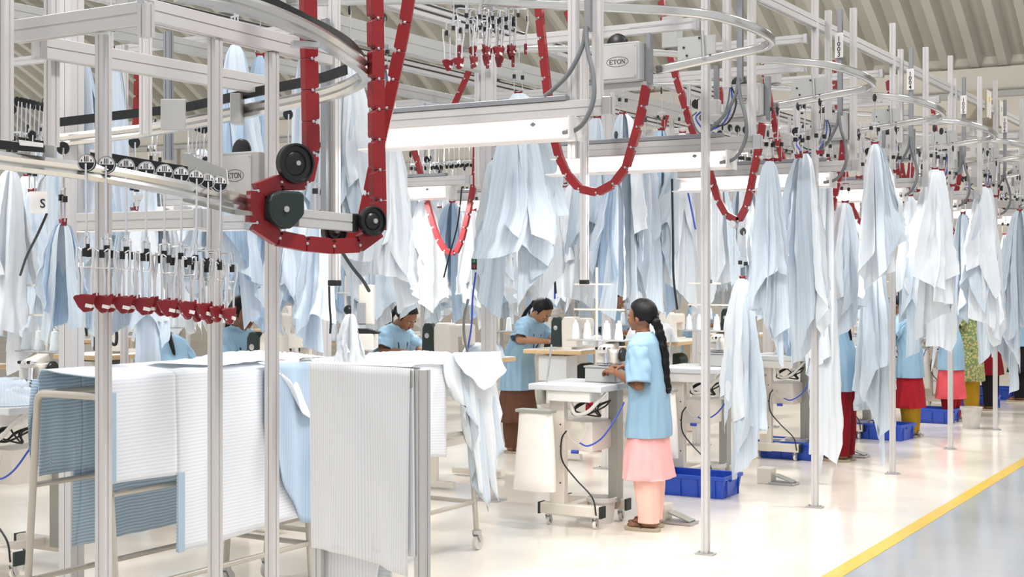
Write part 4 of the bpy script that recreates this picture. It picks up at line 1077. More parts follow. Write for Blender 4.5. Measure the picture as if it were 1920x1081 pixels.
    if upper:
        shell('tunic', [(1.325, .056, .056, -.006), (1.316, .090, .066, -.008), (1.298, .145, .080, -.008), (1.262, .190, .094, -.008), (1.18, .192, .112, .002), (1.11, .168 * wd, .122, .008), (1.0, .158 * wd, .125, .004), (.90, .170 * wd, .128, .0), (.78, .186 * wd, .134, .0), (hem + .02, .196 * wd, .142, .0), (hem, .197 * wd, .143, 0)], tunic, folds=.045)
        for q in (-1, 1):
            S, e, wv = A[q]; S2 = S + Vector((-q * .035, 0, .012)); end = S.lerp(e, .93); ax = (end - S2); g = MB(); x, y, z = basis(ax)
            def fn(a, v):
                tt = 2 * PI * a; rr = .070 + .010 * min(1, v * 1.4) + .006 * sin(3 * tt + phs[3] + 5 * v) * v + .004 * sin(7 * tt + 9 * v)
                rr *= min(1, (v / .06) ** .5) if v < .06 else 1
                rr += .010 * noise.noise((cos(tt) * 1.5 + seed, sin(tt) * 1.5, v * 4)) * min(1, v * 4)
                return S2 + ax * v + (x * cos(tt) + y * sin(tt)) * rr - Z * .010 * v * v
            g.grid(fn, 36, 20); o = g.obj('sleeve', tunic, t, True, auto=False); so = o.modifiers.new('s', 'SOLIDIFY'); so.thickness = .005; so.offset = 1
        shell('collar', [(1.338, .052, .054, -.003), (1.325, .060, .060, -.005), (1.312, .084, .070, -.006)], 'cuff_blue', th=.004)
        if lanyard:
            g = MB().sweep([B(p) for p in [(-.055, -.05, 1.31), (-.075, .0, 1.30), (-.072, .06, 1.262), (-.058, .105, 1.20), (-.032, .128, 1.10), (-.004, .136, 1.02)]], [(-.006, -.002), (.006, -.002), (.006, .002), (-.006, .002)], up=Y)
            g.obj('lanyard', 'lanyard', t)
            g = MB().sweep([B(p) for p in [(.055, -.05, 1.31), (.075, .0, 1.30), (.072, .06, 1.262), (.058, .105, 1.20), (.032, .128, 1.10), (.004, .136, 1.02)]], [(-.006, -.002), (.006, -.002), (.006, .002), (-.006, .002)], up=Y)
            g.obj('lanyard', 'lanyard', t)
    if kurta:
        shell('kurta', [(hem + .05, .172 * wd, .120, 0), (hem - .02, .184 * wd, .130, 0), ((hem + kurta_hem) / 2, .200 * wd, .148, .0), (kurta_hem + .01, .212 * wd, .162, .0), (kurta_hem, .213 * wd, .163, 0)], kurta, folds=.06, nf=6)
    if legs and lower:
        for q in (-1, 1):
            st = step * q
            shell('trouser_leg', [(.80, .080, .10, 0), (.70, .092, .110, 0), (.45, .093, .098, st * .5), (.26, .082, .088, -.01 + st * .8), (.14, .070, .078, -.012 + st), (.085, .060, .072, -.012 + st), (.055, .058, .074, -.012 + st)], legs, folds=.05, nf=5, n=36, cx=q * legx * (1.0), power=.95)
    if feet and lower:
        for q in (-1, 1):
            st = step * q
            poly = [(-.038, -.075), (-.02, -.095), (.02, -.095), (.038, -.075), (.040, 0), (.048, .09), (.038, .145), (.0, .165), (-.036, .150), (-.045, .09), (-.038, 0)]
            so = MB().prism([(a * q, b) for a, b in poly], (q * (legx + .002), st, .011), X, Y, Z, .022); o = so.obj('sandal', 'sole', t, bevel=.003)
            for dr in (-1, 1):
                MB().sweep(spline([(q * legx + dr * .040, .02 + st, .022), (q * legx + dr * .032, .055 + st, .060), (q * legx + dr * .008, .10 + st, .058)], 4), [(-.011, -.003), (.011, -.003), (.011, .003), (-.011, .003)]).obj('strap', 'sandal_brown', o)
    return t
def floor_pt(u, v): p = onz(u, v, 0); return (p.x, p.y, 0)
work = lambda z=1.06, f=.22, sp=.05, el=.98: {'L': ((-.215, .03, el), (-sp - .02, f, z), (.25, 1, .12), (.2, .0, -1), .95), 'R': ((.215, .03, el), (sp, f + .0, z + .02), (-.25, 1, .05), (-.2, 0, -1), .95)}
p = W(1216, 990, 9.44)
person((p.x, p.y, 0), rad(92), 'standing woman in light blue tunic over pink kurta and trousers, long black braid',
       h=1.56, lean=rad(4), nod=rad(4), turn=rad(-6), hair='braid', hem=.63, kurta='kurta_pink', kurta_hem=.35, legs='salwar_pink', voxel=.0055, step=.02,
       arms={'L': ((-.20, -.015, .985), (-.055, .215, 1.055), (.30, 1, .25), (.35, .0, -1), .95), 'R': ((.20, .03, 1.0), (.045, .20, 1.09), (-.45, 1, .0), (-.3, 0, -1), .95)})
def lean_arms(z, f, sp=.06): return {'L': ((-.22, f * .45, z + .02), (-sp - .02, f, z), (.2, 1, -.1), (.1, 0, -1), .8), 'R': ((.22, f * .45, z + .02), (sp, f, z), (-.2, 1, -.1), (-.1, 0, -1), .8)}
RZ = rad(-92)
person((-6.84, 11.74, 0), rad(-98), 'woman bending over the wood edged table in a light blue tunic and brown skirt', h=1.60, lean=rad(24), nod=rad(28), turn=rad(8), hair='bun', skin='skin_light',
       hem=.60, kurta='brown_cloth', kurta_hem=.30, legs='brown_cloth', arms=lean_arms(1.07, .42), seed=2)
person((-7.02, 9.75, 0), rad(-95), 'woman in light blue tunic looking down at her machine, left of the V shaped chain', h=1.56, lean=rad(20), nod=rad(26), turn=rad(6), hair='bun',
       hem=.62, kurta='brown_cloth', legs='brown_cloth', arms=lean_arms(1.07, .40), seed=3)
person((-6.86, 7.62, 0), rad(-95), 'woman in light blue half hidden by fabric behind a black belt cover at left', h=1.60, lean=rad(12), nod=rad(12), turn=rad(4), hair='bun', hem=.62, kurta='brown_cloth', legs='brown_cloth', arms=lean_arms(1.07, .40), seed=4)
q = W(328, 990, 11.5); person((q.x, q.y, 0), rad(70), 'worker in a light blue tunic seen from behind, bending under the left tube light', h=1.5, lean=rad(30), nod=rad(30), hair='bun', hem=.7, kurta='brown_cloth', legs='brown_cloth', arms=lean_arms(1.0, .4), voxel=.01, seed=5)
person((-6.92, 13.75, 0), rad(-96), 'woman whose face shows between the white post and the standing woman', h=1.62, lean=rad(12), nod=rad(20), turn=rad(6), hair='bun', hem=.62, kurta='red_cloth', kurta_hem=.2, legs='mustard_cloth', arms=lean_arms(1.07, .36), voxel=.008, seed=6)
person((-6.92, 16.3, 0), rad(-92), 'distant worker behind the nearest aisle post', h=1.62, lean=rad(10), nod=rad(20), hair='bun', hem=.62, kurta='red_cloth', legs='red_cloth', arms=lean_arms(1.07, .36), voxel=.01, seed=7)
R_ = [((1580, 863), 'worker in light blue tunic and maroon trousers half hidden by the long twill bundle', 1.60, None, 'maroon_cloth', .64, .4, rad(88)),
      ((1706, 818), 'worker in light blue tunic, short red kurta and mustard trousers behind the third blue crate', 1.56, 'red_cloth', 'mustard_cloth', .64, .32, rad(92)),
      ((1783, 790), 'worker in light blue tunic and coral skirt behind the fourth aisle post', 1.56, 'coral_cloth', 'red_cloth', .62, .28, rad(80)),
      ((1820, 778), 'worker in a green and yellow printed tunic with mustard trousers', 1.60, 'print_cloth', 'mustard_cloth', .95, .42, rad(95)),
      ((1856, 768), 'worker in maroon and black near the last aisle post', 1.60, 'maroon_cloth', 'black_cloth', .75, .45, rad(92)),
      ((1912, 752), 'worker in light blue tunic and black trousers at the right edge of the view', 1.60, 'black_cloth', 'black_cloth', .75, .40, rad(92))]
for i, ((u, v), lab, h, ku, lg, hem, kh, rz) in enumerate(R_):
    loc = floor_pt(u, v)
    person(loc, rz, lab, h=h, lean=rad(10), nod=rad(15), hair='bun', hem=hem, kurta=ku, kurta_hem=kh, legs=lg, voxel=.009, seed=10 + i, lanyard=False, tunic='print_cloth' if i == 3 else 'tunic_blue',
           kurta_top=max(.72, hem + .06), arms=lean_arms(1.08, .34))
# ------------------------------------------------------------------ near left corner of the line
EYEP = Vector((0, 0, EYE))
def onpl(u, v, p0, n):
    d = W(u, v, 1) - EYEP; return EYEP + d * ((p0 - EYEP).dot(n) / d.dot(n))
def rot_up(name): pass
# floor posts at the near end
post(-3.91, 3.66, 0, 2.60, 'nearest slim aluminium floor post, behind the row of chrome hangers')
post(-3.875, 4.22, 0, 2.68, 'aluminium floor post right of the chrome hangers')
post(-3.875, 4.57, 0, 2.66, 'aluminium floor post standing behind the black drive motor')
# frame beams
beam((-3.66, 3.64, 2.655), (-4.36, 3.64, 2.65), 'short beam meeting the frame corner at upper left', .045, .085, mt='light_alu')
beam((-4.32, 3.70, 2.60), (-4.32, 5.1, 2.61), 'aisle-wise beam below the frame corner at upper left', .045, .085)
beam((-3.875, 3.72, 2.72), (-3.875, 4.95, 2.70), 'aisle-wise beam on top of the two posts beside the front motor', .06, .085)
def hpost(u, v0, v1, d, label, **k):
    a, b = W(u, v0, d), W(u, v1, d); return post(a.x, a.y, b.z, a.z, label, base=False, name='hanging_post', **k)
hpost(10, -90, 262, 5.2, 'leftmost short hanging post, cut by the left edge', mt='aluminium')
hpost(97, -90, 275, 5.5, 'short hanging post second from the left edge')
hpost(274, 8, 70, 4.95, 'stubby post end at the upper left frame corner', mt='light_alu')
hpost(273, 60, 252, 6.6, 'short hanging post under the stubby post end')
hpost(316, 60, 300, 8.4, 'grey hanging post behind the bracket plate', mt='aluminium_grey')
post(-4.30, 5.55, 1.69, 3.3, 'drop post with black cap in front of the fabric, near the thread cutter', cap=True, base=False, name='hanging_post')
c = thing('hanging_conduit', (-4.32, 5.50, 1.95), 'grey conduit on the nearest drop post', 'conduit'); MB().box((0, 0, .5), (.034, .034, 1.1)).obj('conduit', 'aluminium_grey', c, bevel=.003)
# hairpin rail of the near station
RS2 = [(a * 1.25, b * 1.25) for a, b in RS]
C_ = [(330, -14, 4.62), (400, -4, 4.70), (440, 5, 4.78), (500, 25, 4.9), (560, 50, 5.05), (610, 76, 5.25), (650, 103, 5.5), (676, 122, 5.7), (686, 138, 5.86), (672, 153, 6.0), (640, 168, 6.1), (600, 180, 6.2), (540, 193, 6.35), (480, 205, 6.5), (400, 222, 6.7), (330, 235, 6.85), (280, 244, 6.95), (200, 254, 7.0), (110, 264, 7.05)]
t = thing('hairpin_rail', W(500, 100, 5.5), 'large chrome hairpin rail sweeping across the upper left', 'conveyor rail'); L0 = t.location.copy()
MB().sweep(spline([W(*c) - L0 for c in C_], 5), RS2).obj('rail', 'rail_steel', t, True)
S_ = [(466, -20, 4.85), (520, 12, 4.97), (570, 37, 5.1), (620, 62, 5.3), (655, 84, 5.5), (676, 106, 5.7), (682, 118, 5.8)]
MB().sweep(spline([W(*c) - L0 for c in S_], 5), [(-.006, -.024), (.006, -.024), (.006, .024), (-.006, .024)]).obj('guide_strip', 'black', t)
S_ = [(650, 130, 6.0), (600, 147, 6.15), (540, 160, 6.3), (480, 172, 6.45), (400, 190, 6.65), (330, 204, 6.8), (240, 214, 6.9), (112, 229, 7.0)]
MB().sweep(spline([W(*c) - L0 for c in S_], 5), [(-.005, -.022), (.005, -.022), (.005, .022), (-.005, .022)]).obj('guide_strip', 'black', t)
b = MB(); p = W(445, 205, 6.5) - L0; b.box(p, (.05, .10, .14), rz=TH); b.obj('rail_bracket', 'box_grey', t, bevel=.004)
b = MB(); p = W(325, 215, 6.7) - L0; b.box(p, (.12, .02, .15), rz=TH); b.obj('bracket_plate', 'box_grey', t, bevel=.004)
b = MB(); b.box(W(572, 84, 5.15) - L0, (.10, .05, .02), rz=TH + .4); b.obj('splice_plate', 'zinc', t)
# lower loading rail with its strip, plate and small drive box
D_ = [(-70, 289, 4.85), (0, 301, 4.9), (80, 311, 4.93), (165, 322, 4.97), (250, 337, 5.03), (340, 355, 5.14), (411, 370, 5.28), (466, 384, 5.42)]
t = thing('loading_rail', W(250, 337, 5.03), 'bright loading rail carrying the row of chrome hangers', 'conveyor rail'); L0 = t.location.copy()
MB().sweep(spline([W(*c) - L0 for c in D_], 5), RS2).obj('rail', 'rail_steel', t, True)
b = MB(); nrm = Vector((ST, -CT, 0)); cr = Vector((CT, ST, 0))
def plate(pp, d, th, name, m, par, off=L0):
    o = W(pp[0][0], pp[0][1], d); poly = [((W(u, v, d) - o).dot(cr), (W(u, v, d) - o).z) for u, v in pp]
    return MB().prism(poly, o - off, cr, Z, nrm * -1, th).obj(name, m, par)
plate([(170, 281), (352, 312), (352, 332), (170, 296)], 5.30, .012, 'guide_strip', 'black', t)
plate([(170, 280), (190, 283), (190, 288), (170, 285)], 5.28, .014, 'strip_clip', 'paper', t)
plate([(340, 290), (352, 288), (425, 318), (428, 345), (418, 362), (352, 330)], 5.42, .02, 'side_plate', 'box_grey', t)
plate([(335, 360), (460, 384), (470, 404), (440, 402), (345, 378)], 5.42, .02, 'lower_plate', 'leg_grey', t)
plate([(443, 392), (470, 396), (472, 403), (444, 403)], 5.3, .05, 'end_bracket', 'leg_grey', t)
t2 = thing('guide_strip_end', W(40, 272, 4.9), 'black strip end with white tag at the left edge, under the leftmost hanging post', 'guide strip'); L2 = t2.location.copy()
plate([(-20, 260), (83, 273), (83, 286), (-20, 278)], 4.9, .014, 'strip', 'black', t2, L2)
plate([(36, 262), (80, 268), (80, 276), (38, 272)], 4.88, .012, 'strip_tag', 'paper', t2, L2)
plate([(83, 271), (104, 274), (104, 318), (83, 314)], 4.95, .03, 'bracket', 'box_grey', t2, L2)
plate([(10, 286), (60, 286), (60, 306), (12, 302)], 4.98, .03, 'bracket', 'light_alu', t2, L2)
b = drive_box(W(461, 331, 6.0), 'small grey drive box with ETON badge left of the red chain bend', rz=0, bar=False); b.scale = (.70, .70, .86)
# nine long chrome hangers
DI = [(163, 305), (200, 309), (237, 313), (274, 318), (308, 323), (339, 328), (367, 333), (388, 339), (411, 344)]
for i, (u, v) in enumerate(DI):
    d = 4.93 + (u - 163) / 248 * .30
    lab = ['leftmost long chrome hanger of the row, red jaws spread wide', 'long chrome hanger second from the left in the row', 'long chrome hanger third from the left in the row', 'long chrome hanger fourth from the left in the row', 'long chrome hanger in the very middle of the row',
           'long chrome hanger sixth from the left in the row', 'long chrome hanger third from the right in the row', 'long chrome hanger second from the right in the row', 'rightmost long chrome hanger of the row'][i]
    hh = make_hanger(W(u, v, d), lab, 'long chrome hangers on the loading rail', rz=rad(-59.5 + i * 4.6), rot=[10, -5, -8, -10, 12, 22, 28, 34, 30][i]); hh.scale = (1, 1, .96)
# front motor, wheels and chain
qa = rad(70); qd = Vector((cos(qa), sin(qa), 0)); qn = Vector((sin(qa), -cos(qa), 0))
P0 = W(520, 393, 5.45)
t = thing('rail_chain_motor', P0, 'front chain drive: black housing, guide wheels and aluminium arm inside the red chain bend', 'drive unit'); 
def Q(u, v, off=0): return onpl(u, v, P0, qn) + qn * off
h = [(491, 378), (497, 365), (512, 358), (550, 360), (556, 366), (556, 402), (552, 408), (537, 424), (530, 430), (508, 424), (496, 410), (490, 394)]
poly = [((Q(u, v) - P0).dot(qd), (Q(u, v) - P0).z) for u, v in h]
MB().prism(poly, (0, 0, 0), qd, Z, qn, .13).obj('housing', 'green_black', t, bevel=.01)
MB().cyl(qn * .066, qn * .074, .012, n=14).obj('bolt', 'zinc', t)
def wheel(u, v, r, off, name='guide_wheel'):
    c = Q(u, v) - P0 + qn * off
    o = MB().lathe([(0, .012), (.02, .014), (r * .55, .006), (r * .62, .0), (r * .86, .002), (r * .9, .014), (r, .012), (r, -.018), (r * .9, -.02), (0, -.016)], c, qn, 36).obj(name, 'black', t, True)
    MB().cyl(c + qn * .012, c + qn * .024, .010, n=12).obj('axle_nut', 'zinc', o)
wheel(547, 307, .079, .03); wheel(686, 415, .061, .05); wheel(652, 432, .055, -.10)
a_, b_ = Q(555, 408) - P0, Q(662, 418) - P0
MB().sweep([a_, b_], tslot(.05, .07)).obj('arm', 'light_alu', t)
MB().sweep([b_ - qd * .02, b_ + qd * .012], [(-.028, -.038), (.028, -.038), (.028, .038), (-.028, .038)]).obj('arm_cap', 'black', t, bevel=.005)
MB().cyl(b_, Q(686, 415) - P0 + qn * .03, .012, n=10).obj('axle', 'black', t)
CH = [(570, -420), (574, -240), (577, -70), (578, 30), (580, 120), (582, 210), (583, 285), (580, 325), (563, 350), (538, 347), (508, 337), (487, 345), (477, 367), (474, 396), (480, 425), (498, 441), (530, 448), (569, 456), (608, 461), (646, 461), (682, 457), (702, 444), (710, 424), (709, 390), (708, 340), (706, 270), (705, 139), (703, 0), (702, -70), (699, -240), (696, -420)]
chain('drive_chain', [Q(u, v) for u, v in CH], 'big red link chain bending around the black motor housing at left', L=.125, nrm=qn, w=.062, th=.04, out=1)
P1_ = W(710, 300, 6.1); q2 = Vector((ST, -CT, 0))
chain('drive_chain', [onpl(u, v, P1_, q2) for u, v in ((836, -330), (806, -190), (776, -60), (762, 30), (746, 110), (729, 190), (713, 262), (700, 325), (691, 370), (682, 412), (668, 440), (645, 455))], 'slanting red link chain crossing behind the vertical run', L=.12, nrm=q2, w=.054, th=.04, out=-1)
# left tube light (far beam across the hangers)
light_fixture(W(388, 409, 6.15), .80, 'light beam crossing behind the long chrome hangers', 'near left lights', tray=False, refl=False)
light_fixture(W(478, 415, 7.6), .38, 'short beam piece continuing right of the left light beam', 'near left lights', tray=False, refl=False)
light_fixture(W(385, 372, 9.4), .70, 'small bright tube light glimpsed above the left light beam', None, tray=False)
# ------------------------------------------------------------------ trolleys with striped fabric
def trolley(loc, ly, label, lx0=.22, lx1=.30, h=1.17):
    t = thing('fabric_trolley', loc, label, 'trolley', 'tube frame fabric trolleys'); r = .017
    for i, y in enumerate((0, ly)):
        for q in (-1, 1):
            MB().tube([(q * lx1, y, .10), (q * lx0, y, h - .03)], r, 10).obj('leg', 'trolley_paint', t, True)
            castor(t, q * lx1, y, .045) if False else None
        MB().tube(spline([(-lx0, y, h - .04), (-lx0 + .02, y, h - .005), (-.1, y, h), (.1, y, h), (lx0 - .02, y, h - .005), (lx0, y, h - .04)], 3), r, 10).obj('top_rail', 'trolley_paint', t, True)
        MB().tube([(-lx1 + .02, y, .30), (lx1 - .02, y, .30)], r * .85, 8).obj('end_rail', 'trolley_paint', t, True)
    for q in (-1, 1):
        MB().tube([(q * (lx1 - .02), 0, .30), (q * (lx1 - .02), ly, .30)], r * .85, 8).obj('side_rail', 'trolley_paint', t, True)
        MB().tube([(q * (lx0 + .045), 0, .74), (q * (lx0 + .045), ly, .74)], r * .8, 8).obj('side_rail', 'trolley_paint', t, True)
        MB().tube([(q * lx0 * .9, 0, h), (q * lx0 * .9, ly, h)], r, 8).obj('top_rail', 'trolley_paint', t, True)
        for y in (0, ly):
            c = MB().cyl((q * lx1, y, .10), (q * lx1, y, .125), .028, n=12)
            for s in (-1, 1): c.prism([(-.02, .03), (.02, .03), (.03, -.02), (.012, -.03)], (q * lx1 + s * .02, y, .078), Y, Z, X, .004)
            o = c.obj('castor', 'zinc', t)
            MB().lathe([(0, -.012), (.025, -.012), (.048, -.012), (.050, 0), (.048, .012), (0, .012)], (q * lx1, y + .015, .05), (1, 0, 0), 24).obj('wheel', 'bucket_grey', o, True)
    return t
TAx, TAy, TAl = -4.93, 4.42, 1.36
trolley((TAx, TAy, 0), TAl, 'steel tube trolley under the striped fabric at lower left')
trolley((-4.90, 6.08, 0), 1.30, 'second steel tube trolley, its castor visible right of the draped white fabric')
XF, XB = -4.60, -5.24
yA = onx(205, 720, XF).y; yB = onx(330, 895, XF).y; yC = onx(590, 990, XF).y
def fz(seed, y, z, a=.012): return a * (noise.noise((y * 2.6, z * 1.3, seed)) * 1.6 + .5 * noise.noise((y * 7, z * 3, seed + 5)))
ZT = 1.275
t = thing('striped_fabric', (0, 0, 0), 'blue and white striped fabric with a stepped hem draped over the first trolley', 'fabric')
def topz(a, b): return ZT - .015 * sin(PI * a) + .012 * sin(7 * b + a * 3)
def prof(y, zb_front, zb_back):
    """(x, z, arc) polyline from the front hem over the top to the back hem"""
    P = []
    n = 22
    for i in range(n): f = i / (n - 1); z = zb_front + (ZT - .04 - zb_front) * f; P.append((XF + fz(1, y, z) * (1.6 - (z - .4) / .87), z))
    for a in (25, 50, 75): P.append((XF - .04 + .04 * cos(rad(a)), ZT - .04 + .04 * sin(rad(a))))
    for i in range(1, 12): f = i / 12; P.append((XF - .05 + (XB - XF + .10) * f, ZT - .020 * sin(PI * f) + fz(3, y, f) * .8))
    for a in (105, 130, 155): P.append((XB + .04 + .04 * cos(rad(a)), ZT - .04 + .04 * sin(rad(a))))
    for i in range(n): f = i / (n - 1); z = ZT - .04 + (zb_back - ZT + .04) * f; P.append((XB + fz(2, y, z, .03) * (.6 + (ZT - z)), z))
    return P
def drape(y0, y1, zf, zb, nm, ny, skew=0):
    cols = []
    for j in range(ny + 1):
        y = y0 + (y1 - y0) * j / ny; P = prof(y, zf(y), zb(y)); s = 0; c = []
        nP = len(P)
        for i, (x, z) in enumerate(P):
            ff = min(1, max(0, (XF - x) / (XF - XB))); sk = skew * ff * max(0, (y1 - y) / (y1 - y0))
            if i: s += math.hypot(x - P[i - 1][0], z - P[i - 1][1])
            c.append((Vector((x, y + sk, z)), s + zf(y)))
        cols.append(c)
    m_ = len(cols[0]); mb = MB()
    vs = [p for c in cols for p, _ in c]; fs = []
    for k, (j, c) in enumerate([(j, c) for c in cols for j in range(m_)]): pass
    o = 0
    for j, c in enumerate(cols):
        for i, (p, s) in enumerate(c): mb.uv[j * m_ + i] = (p.y, s)
    for j in range(ny):
        for i in range(m_ - 1):
            a = j * m_ + i; fs.append((a, a + m_, a + m_ + 1, a + 1))
    mb.add(vs, fs); ob = mb.obj(nm, ['cloth_rack', 'cloth_reverse_shaded'], t, True, auto=False)
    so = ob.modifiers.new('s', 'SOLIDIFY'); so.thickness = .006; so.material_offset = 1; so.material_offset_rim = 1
    return ob
yS = onx(140, 890, XB).y
zl = lambda y: .80 - .02 * (y - yA)
zr = lambda y: .435 + .01 * sin(6 * y) + .02 * (y - yB)
yK = onx(72, 890, XB).y
drape(yA, yB, zl, lambda y: (.77 if y + (yK - yA) * (yB - y) / (yB - yA) < yS else .40), 'short_side', 20, yK - yA)
MB().box((XF + .012, yB + .022, .615), (.006, .045, .37)).obj('turned_hem', 'cloth_reverse_shaded', t, bevel=.002)
MB().box((XF + .012, yA + .014, 1.0), (.006, .028, .40)).obj('turned_hem', 'cloth_reverse_shaded', t, bevel=.002)
drape(yB, yC, zr, lambda y: .40, 'long_side', 40)
# left end of the same cloth over the back leg
yL0 = yK + .03
def fn(a, b):
    y = yL0 - .015 - .05 * sin(3 * b) * (1 - a) + .10 * a; z = ZT - .05 - .42 * b; return Vector((XB - .06 + .05 * a + .03 * sin(8 * a + 3 * b), y, z))
MB().grid(fn, 10, 20, uvf=lambda a, b: (a * .3, b * .5)).obj('back_corner', 'cloth_reverse_shaded', t, True, auto=False)
# generic hanging sheet from a top edge
def sheet(name, label, p0, p1, drops, amp, folds, m, seed=0, nrm=None, parent=None, n=40, k=24, fall=(0, 0, 0), group=None, cat='fabric', th=.004):
    p0, p1 = Vector(p0), Vector(p1); e = (p1 - p0); nrm = nrm or Vector((-e.y, e.x, 0)).normalized(); nd = len(drops) - 1; fall = Vector(fall)
    def fn(a, b):
        x = a * nd; i = min(int(x), nd - 1); f = x - i; dr = drops[i] * (1 - f) + drops[i + 1] * f
        w = amp * (.25 + .75 * b); ff = sin(2 * PI * folds * a + seed + 1.2 * b) + .5 * sin(2 * PI * folds * 2.3 * a + seed * 2 - 2 * b)
        return p0 + e * (a + .02 * sin(2 * PI * folds * a + seed + 1) * b) + nrm * w * ff - Z * dr * b + fall * b * b
    mb = MB().grid(fn, n, k, uvf=lambda a, b: (a * e.length, b * max(drops)))
    if parent: ob = mb.obj(name, m, parent, True, auto=False)
    else:
        ob = mb.obj(name, m, None, True, auto=False, origin=p0); tag(ob, label, cat, group)
    so = ob.modifiers.new('s', 'SOLIDIFY'); so.thickness = th
    return ob
# second trolley: striped cloth under a white crumpled one
t = thing('white_fabric', (0, 0, 0), 'crumpled white fabric heaped over the second trolley and spilling off its right end', 'fabric')
g0, g1 = 5.86, 7.46
def fn(a, b):
    y = g0 + (g1 - g0) * a; x = -4.58 - .66 * b; r = 1 - abs(noise.noise((y * 5, x * 7, 3))) * 2
    z = 1.19 + .045 * r * sin(PI * b) ** .5 + .03 * noise.noise((y * 2, x * 2, 9)) + .02 * sin(PI * a)
    if b < .06: z -= .03
    return Vector((x, y, z))
MB().grid(fn, 90, 36, uvf=lambda a, b: (a * 1.6, b * .66)).obj('top_heap', 'cloth_white', t, True, auto=False)
pr = [(-4.56, 6.95), (-4.575, 7.55)]
sheet('hanging_end', None, (-4.55, 6.95, 1.25), (-4.60, 7.60, 1.23), [.25, .34, .42, .58, .86, .92, .78, .95, .80, .40], .035, 3.2, 'cloth_white', 1.0, parent=t, fall=(.0, .10, 0))
sheet('hanging_end', None, (-4.57, 7.12, 1.24), (-4.66, 7.62, 1.23), [.35, .7, 1.0, .88, .62], .04, 2.3, 'cloth_pale', 2.0, parent=t, fall=(.03, .06, 0))
sheet('hanging_corner', None, (-4.54, 7.02, 1.255), (-4.57, 7.62, 1.235), [.10, .16, .24, .18, .12], .02, 1.3, 'cloth_white', 4.0, parent=t, fall=(.05, .0, 0))
sheet('striped_fabric', 'horizontally striped fabric hanging from the second trolley, right of the front stand', (-4.60, 5.90, 1.24), (-4.60, 7.02, 1.24), [.56, .56, .57, .62], .008, 2, 'cloth_rack', 0.5)
sheet('striped_fabric', 'blue-shaded striped fabric fold between the two trolleys', (-4.575, 5.34, 1.27), (-4.575, 5.80, 1.26), [.30, .62, .83, .84], .02, 1.2, 'cloth_blue', 2.2)
t = thing('white_fabric', (0, 0, 0), 'small crumpled white fabric lying on the right end of the striped drape', 'fabric')
def fn(a, b):
    y = 5.05 + .85 * a; x = -4.60 - .5 * b; r = 1 - abs(noise.noise((y * 9, x * 9, 1))) * 2
    return Vector((x, y, ZT + .006 + .05 * max(0, r) * sin(PI * a) ** .6 * sin(PI * min(1, b * 1.2 + .02)) ** .5))
MB().grid(fn, 50, 30, uvf=lambda a, b: (a, b * .5)).obj('heap', 'cloth_white', t, True, auto=False)
sheet('drooping_corner', None, (-4.585, 5.30, 1.285), (-4.585, 5.62, 1.285), [.02, .10, .28, .34], .012, 1.0, 'cloth_white', 0.3, parent=t, fall=(.03, .10, 0))
# ------------------------------------------------------------------ front stand with fabric over its bar
YS = 4.23; xa, xb = ony(600, 700, YS).x, ony(792, 700, YS).x
t = thing('fabric_stand', ((xa + xb) / 2, YS, 0), 'low aluminium stand in front, striped fabric hung over its bar', 'stand'); hw = (xb - xa) / 2
for q in (-1, 1): MB().sweep([(q * hw, 0, 0), (q * hw, 0, 1.365)], T45, up=Y).obj('post', 'light_alu', t)
MB().sweep([(-hw + .023, 0, 1.34), (hw - .023, 0, 1.34)], T45).obj('top_bar', 'light_alu', t)
MB().box((hw - .040, -.030, 1.332), (.036, .012, .066)).obj('corner_bracket', 'leg_grey', t, bevel=.006)
t = thing('striped_fabric', (0, 0, 0), 'grey-white vertically striped fabric hung over the front stand', 'fabric')
xl = xa - .024; xr = ony(780, 800, YS).x
zz = lambda v: EYE - (v - HV) * dy(690, YS) / F
sheet('front_layer', None, (xl, YS - .036, 1.378), (xr, YS - .036, 1.372), [1.372 - zz(1038), 1.37 - zz(1040), 1.372 - zz(1045), 1.372 - zz(1056), 1.372 - zz(1066)], .007, 1.6, 'cloth_stand', .4, parent=t, nrm=Y, th=.003)
sheet('under_layer', None, (xl + .03, YS - .029, 1.374), (xr + .010, YS - .029, 1.37), [.6, .66, .69, .69, .69], .003, 1.0, 'cloth_stand', 1.4, parent=t, nrm=Y, th=.002)
sheet('back_layer', None, (xl, YS + .034, 1.374), (xr, YS + .034, 1.37), [.86, .9, .88, .60, .58], .012, 1.6, 'cloth_stand', 2.4, parent=t, nrm=Y, th=.003)
def fn(a, b): return Vector((xl + (xr - xl) * a, YS - .036 + .07 * b, 1.376 + .006 * sin(PI * b)))
MB().grid(fn, 20, 4, uvf=lambda a, b: (a * .45, b * .07)).obj('over_bar', 'cloth_stand', t, True)
o = sheet('hanging_fabric', 'white twill fabric end hanging behind the front stand, at the lower frame edge', (xl + .04, YS + .11, 1.0), (xl + .30, YS + .11, 1.0), [.75, .8, .78], .02, 1.5, 'cloth_twill', 1.0)
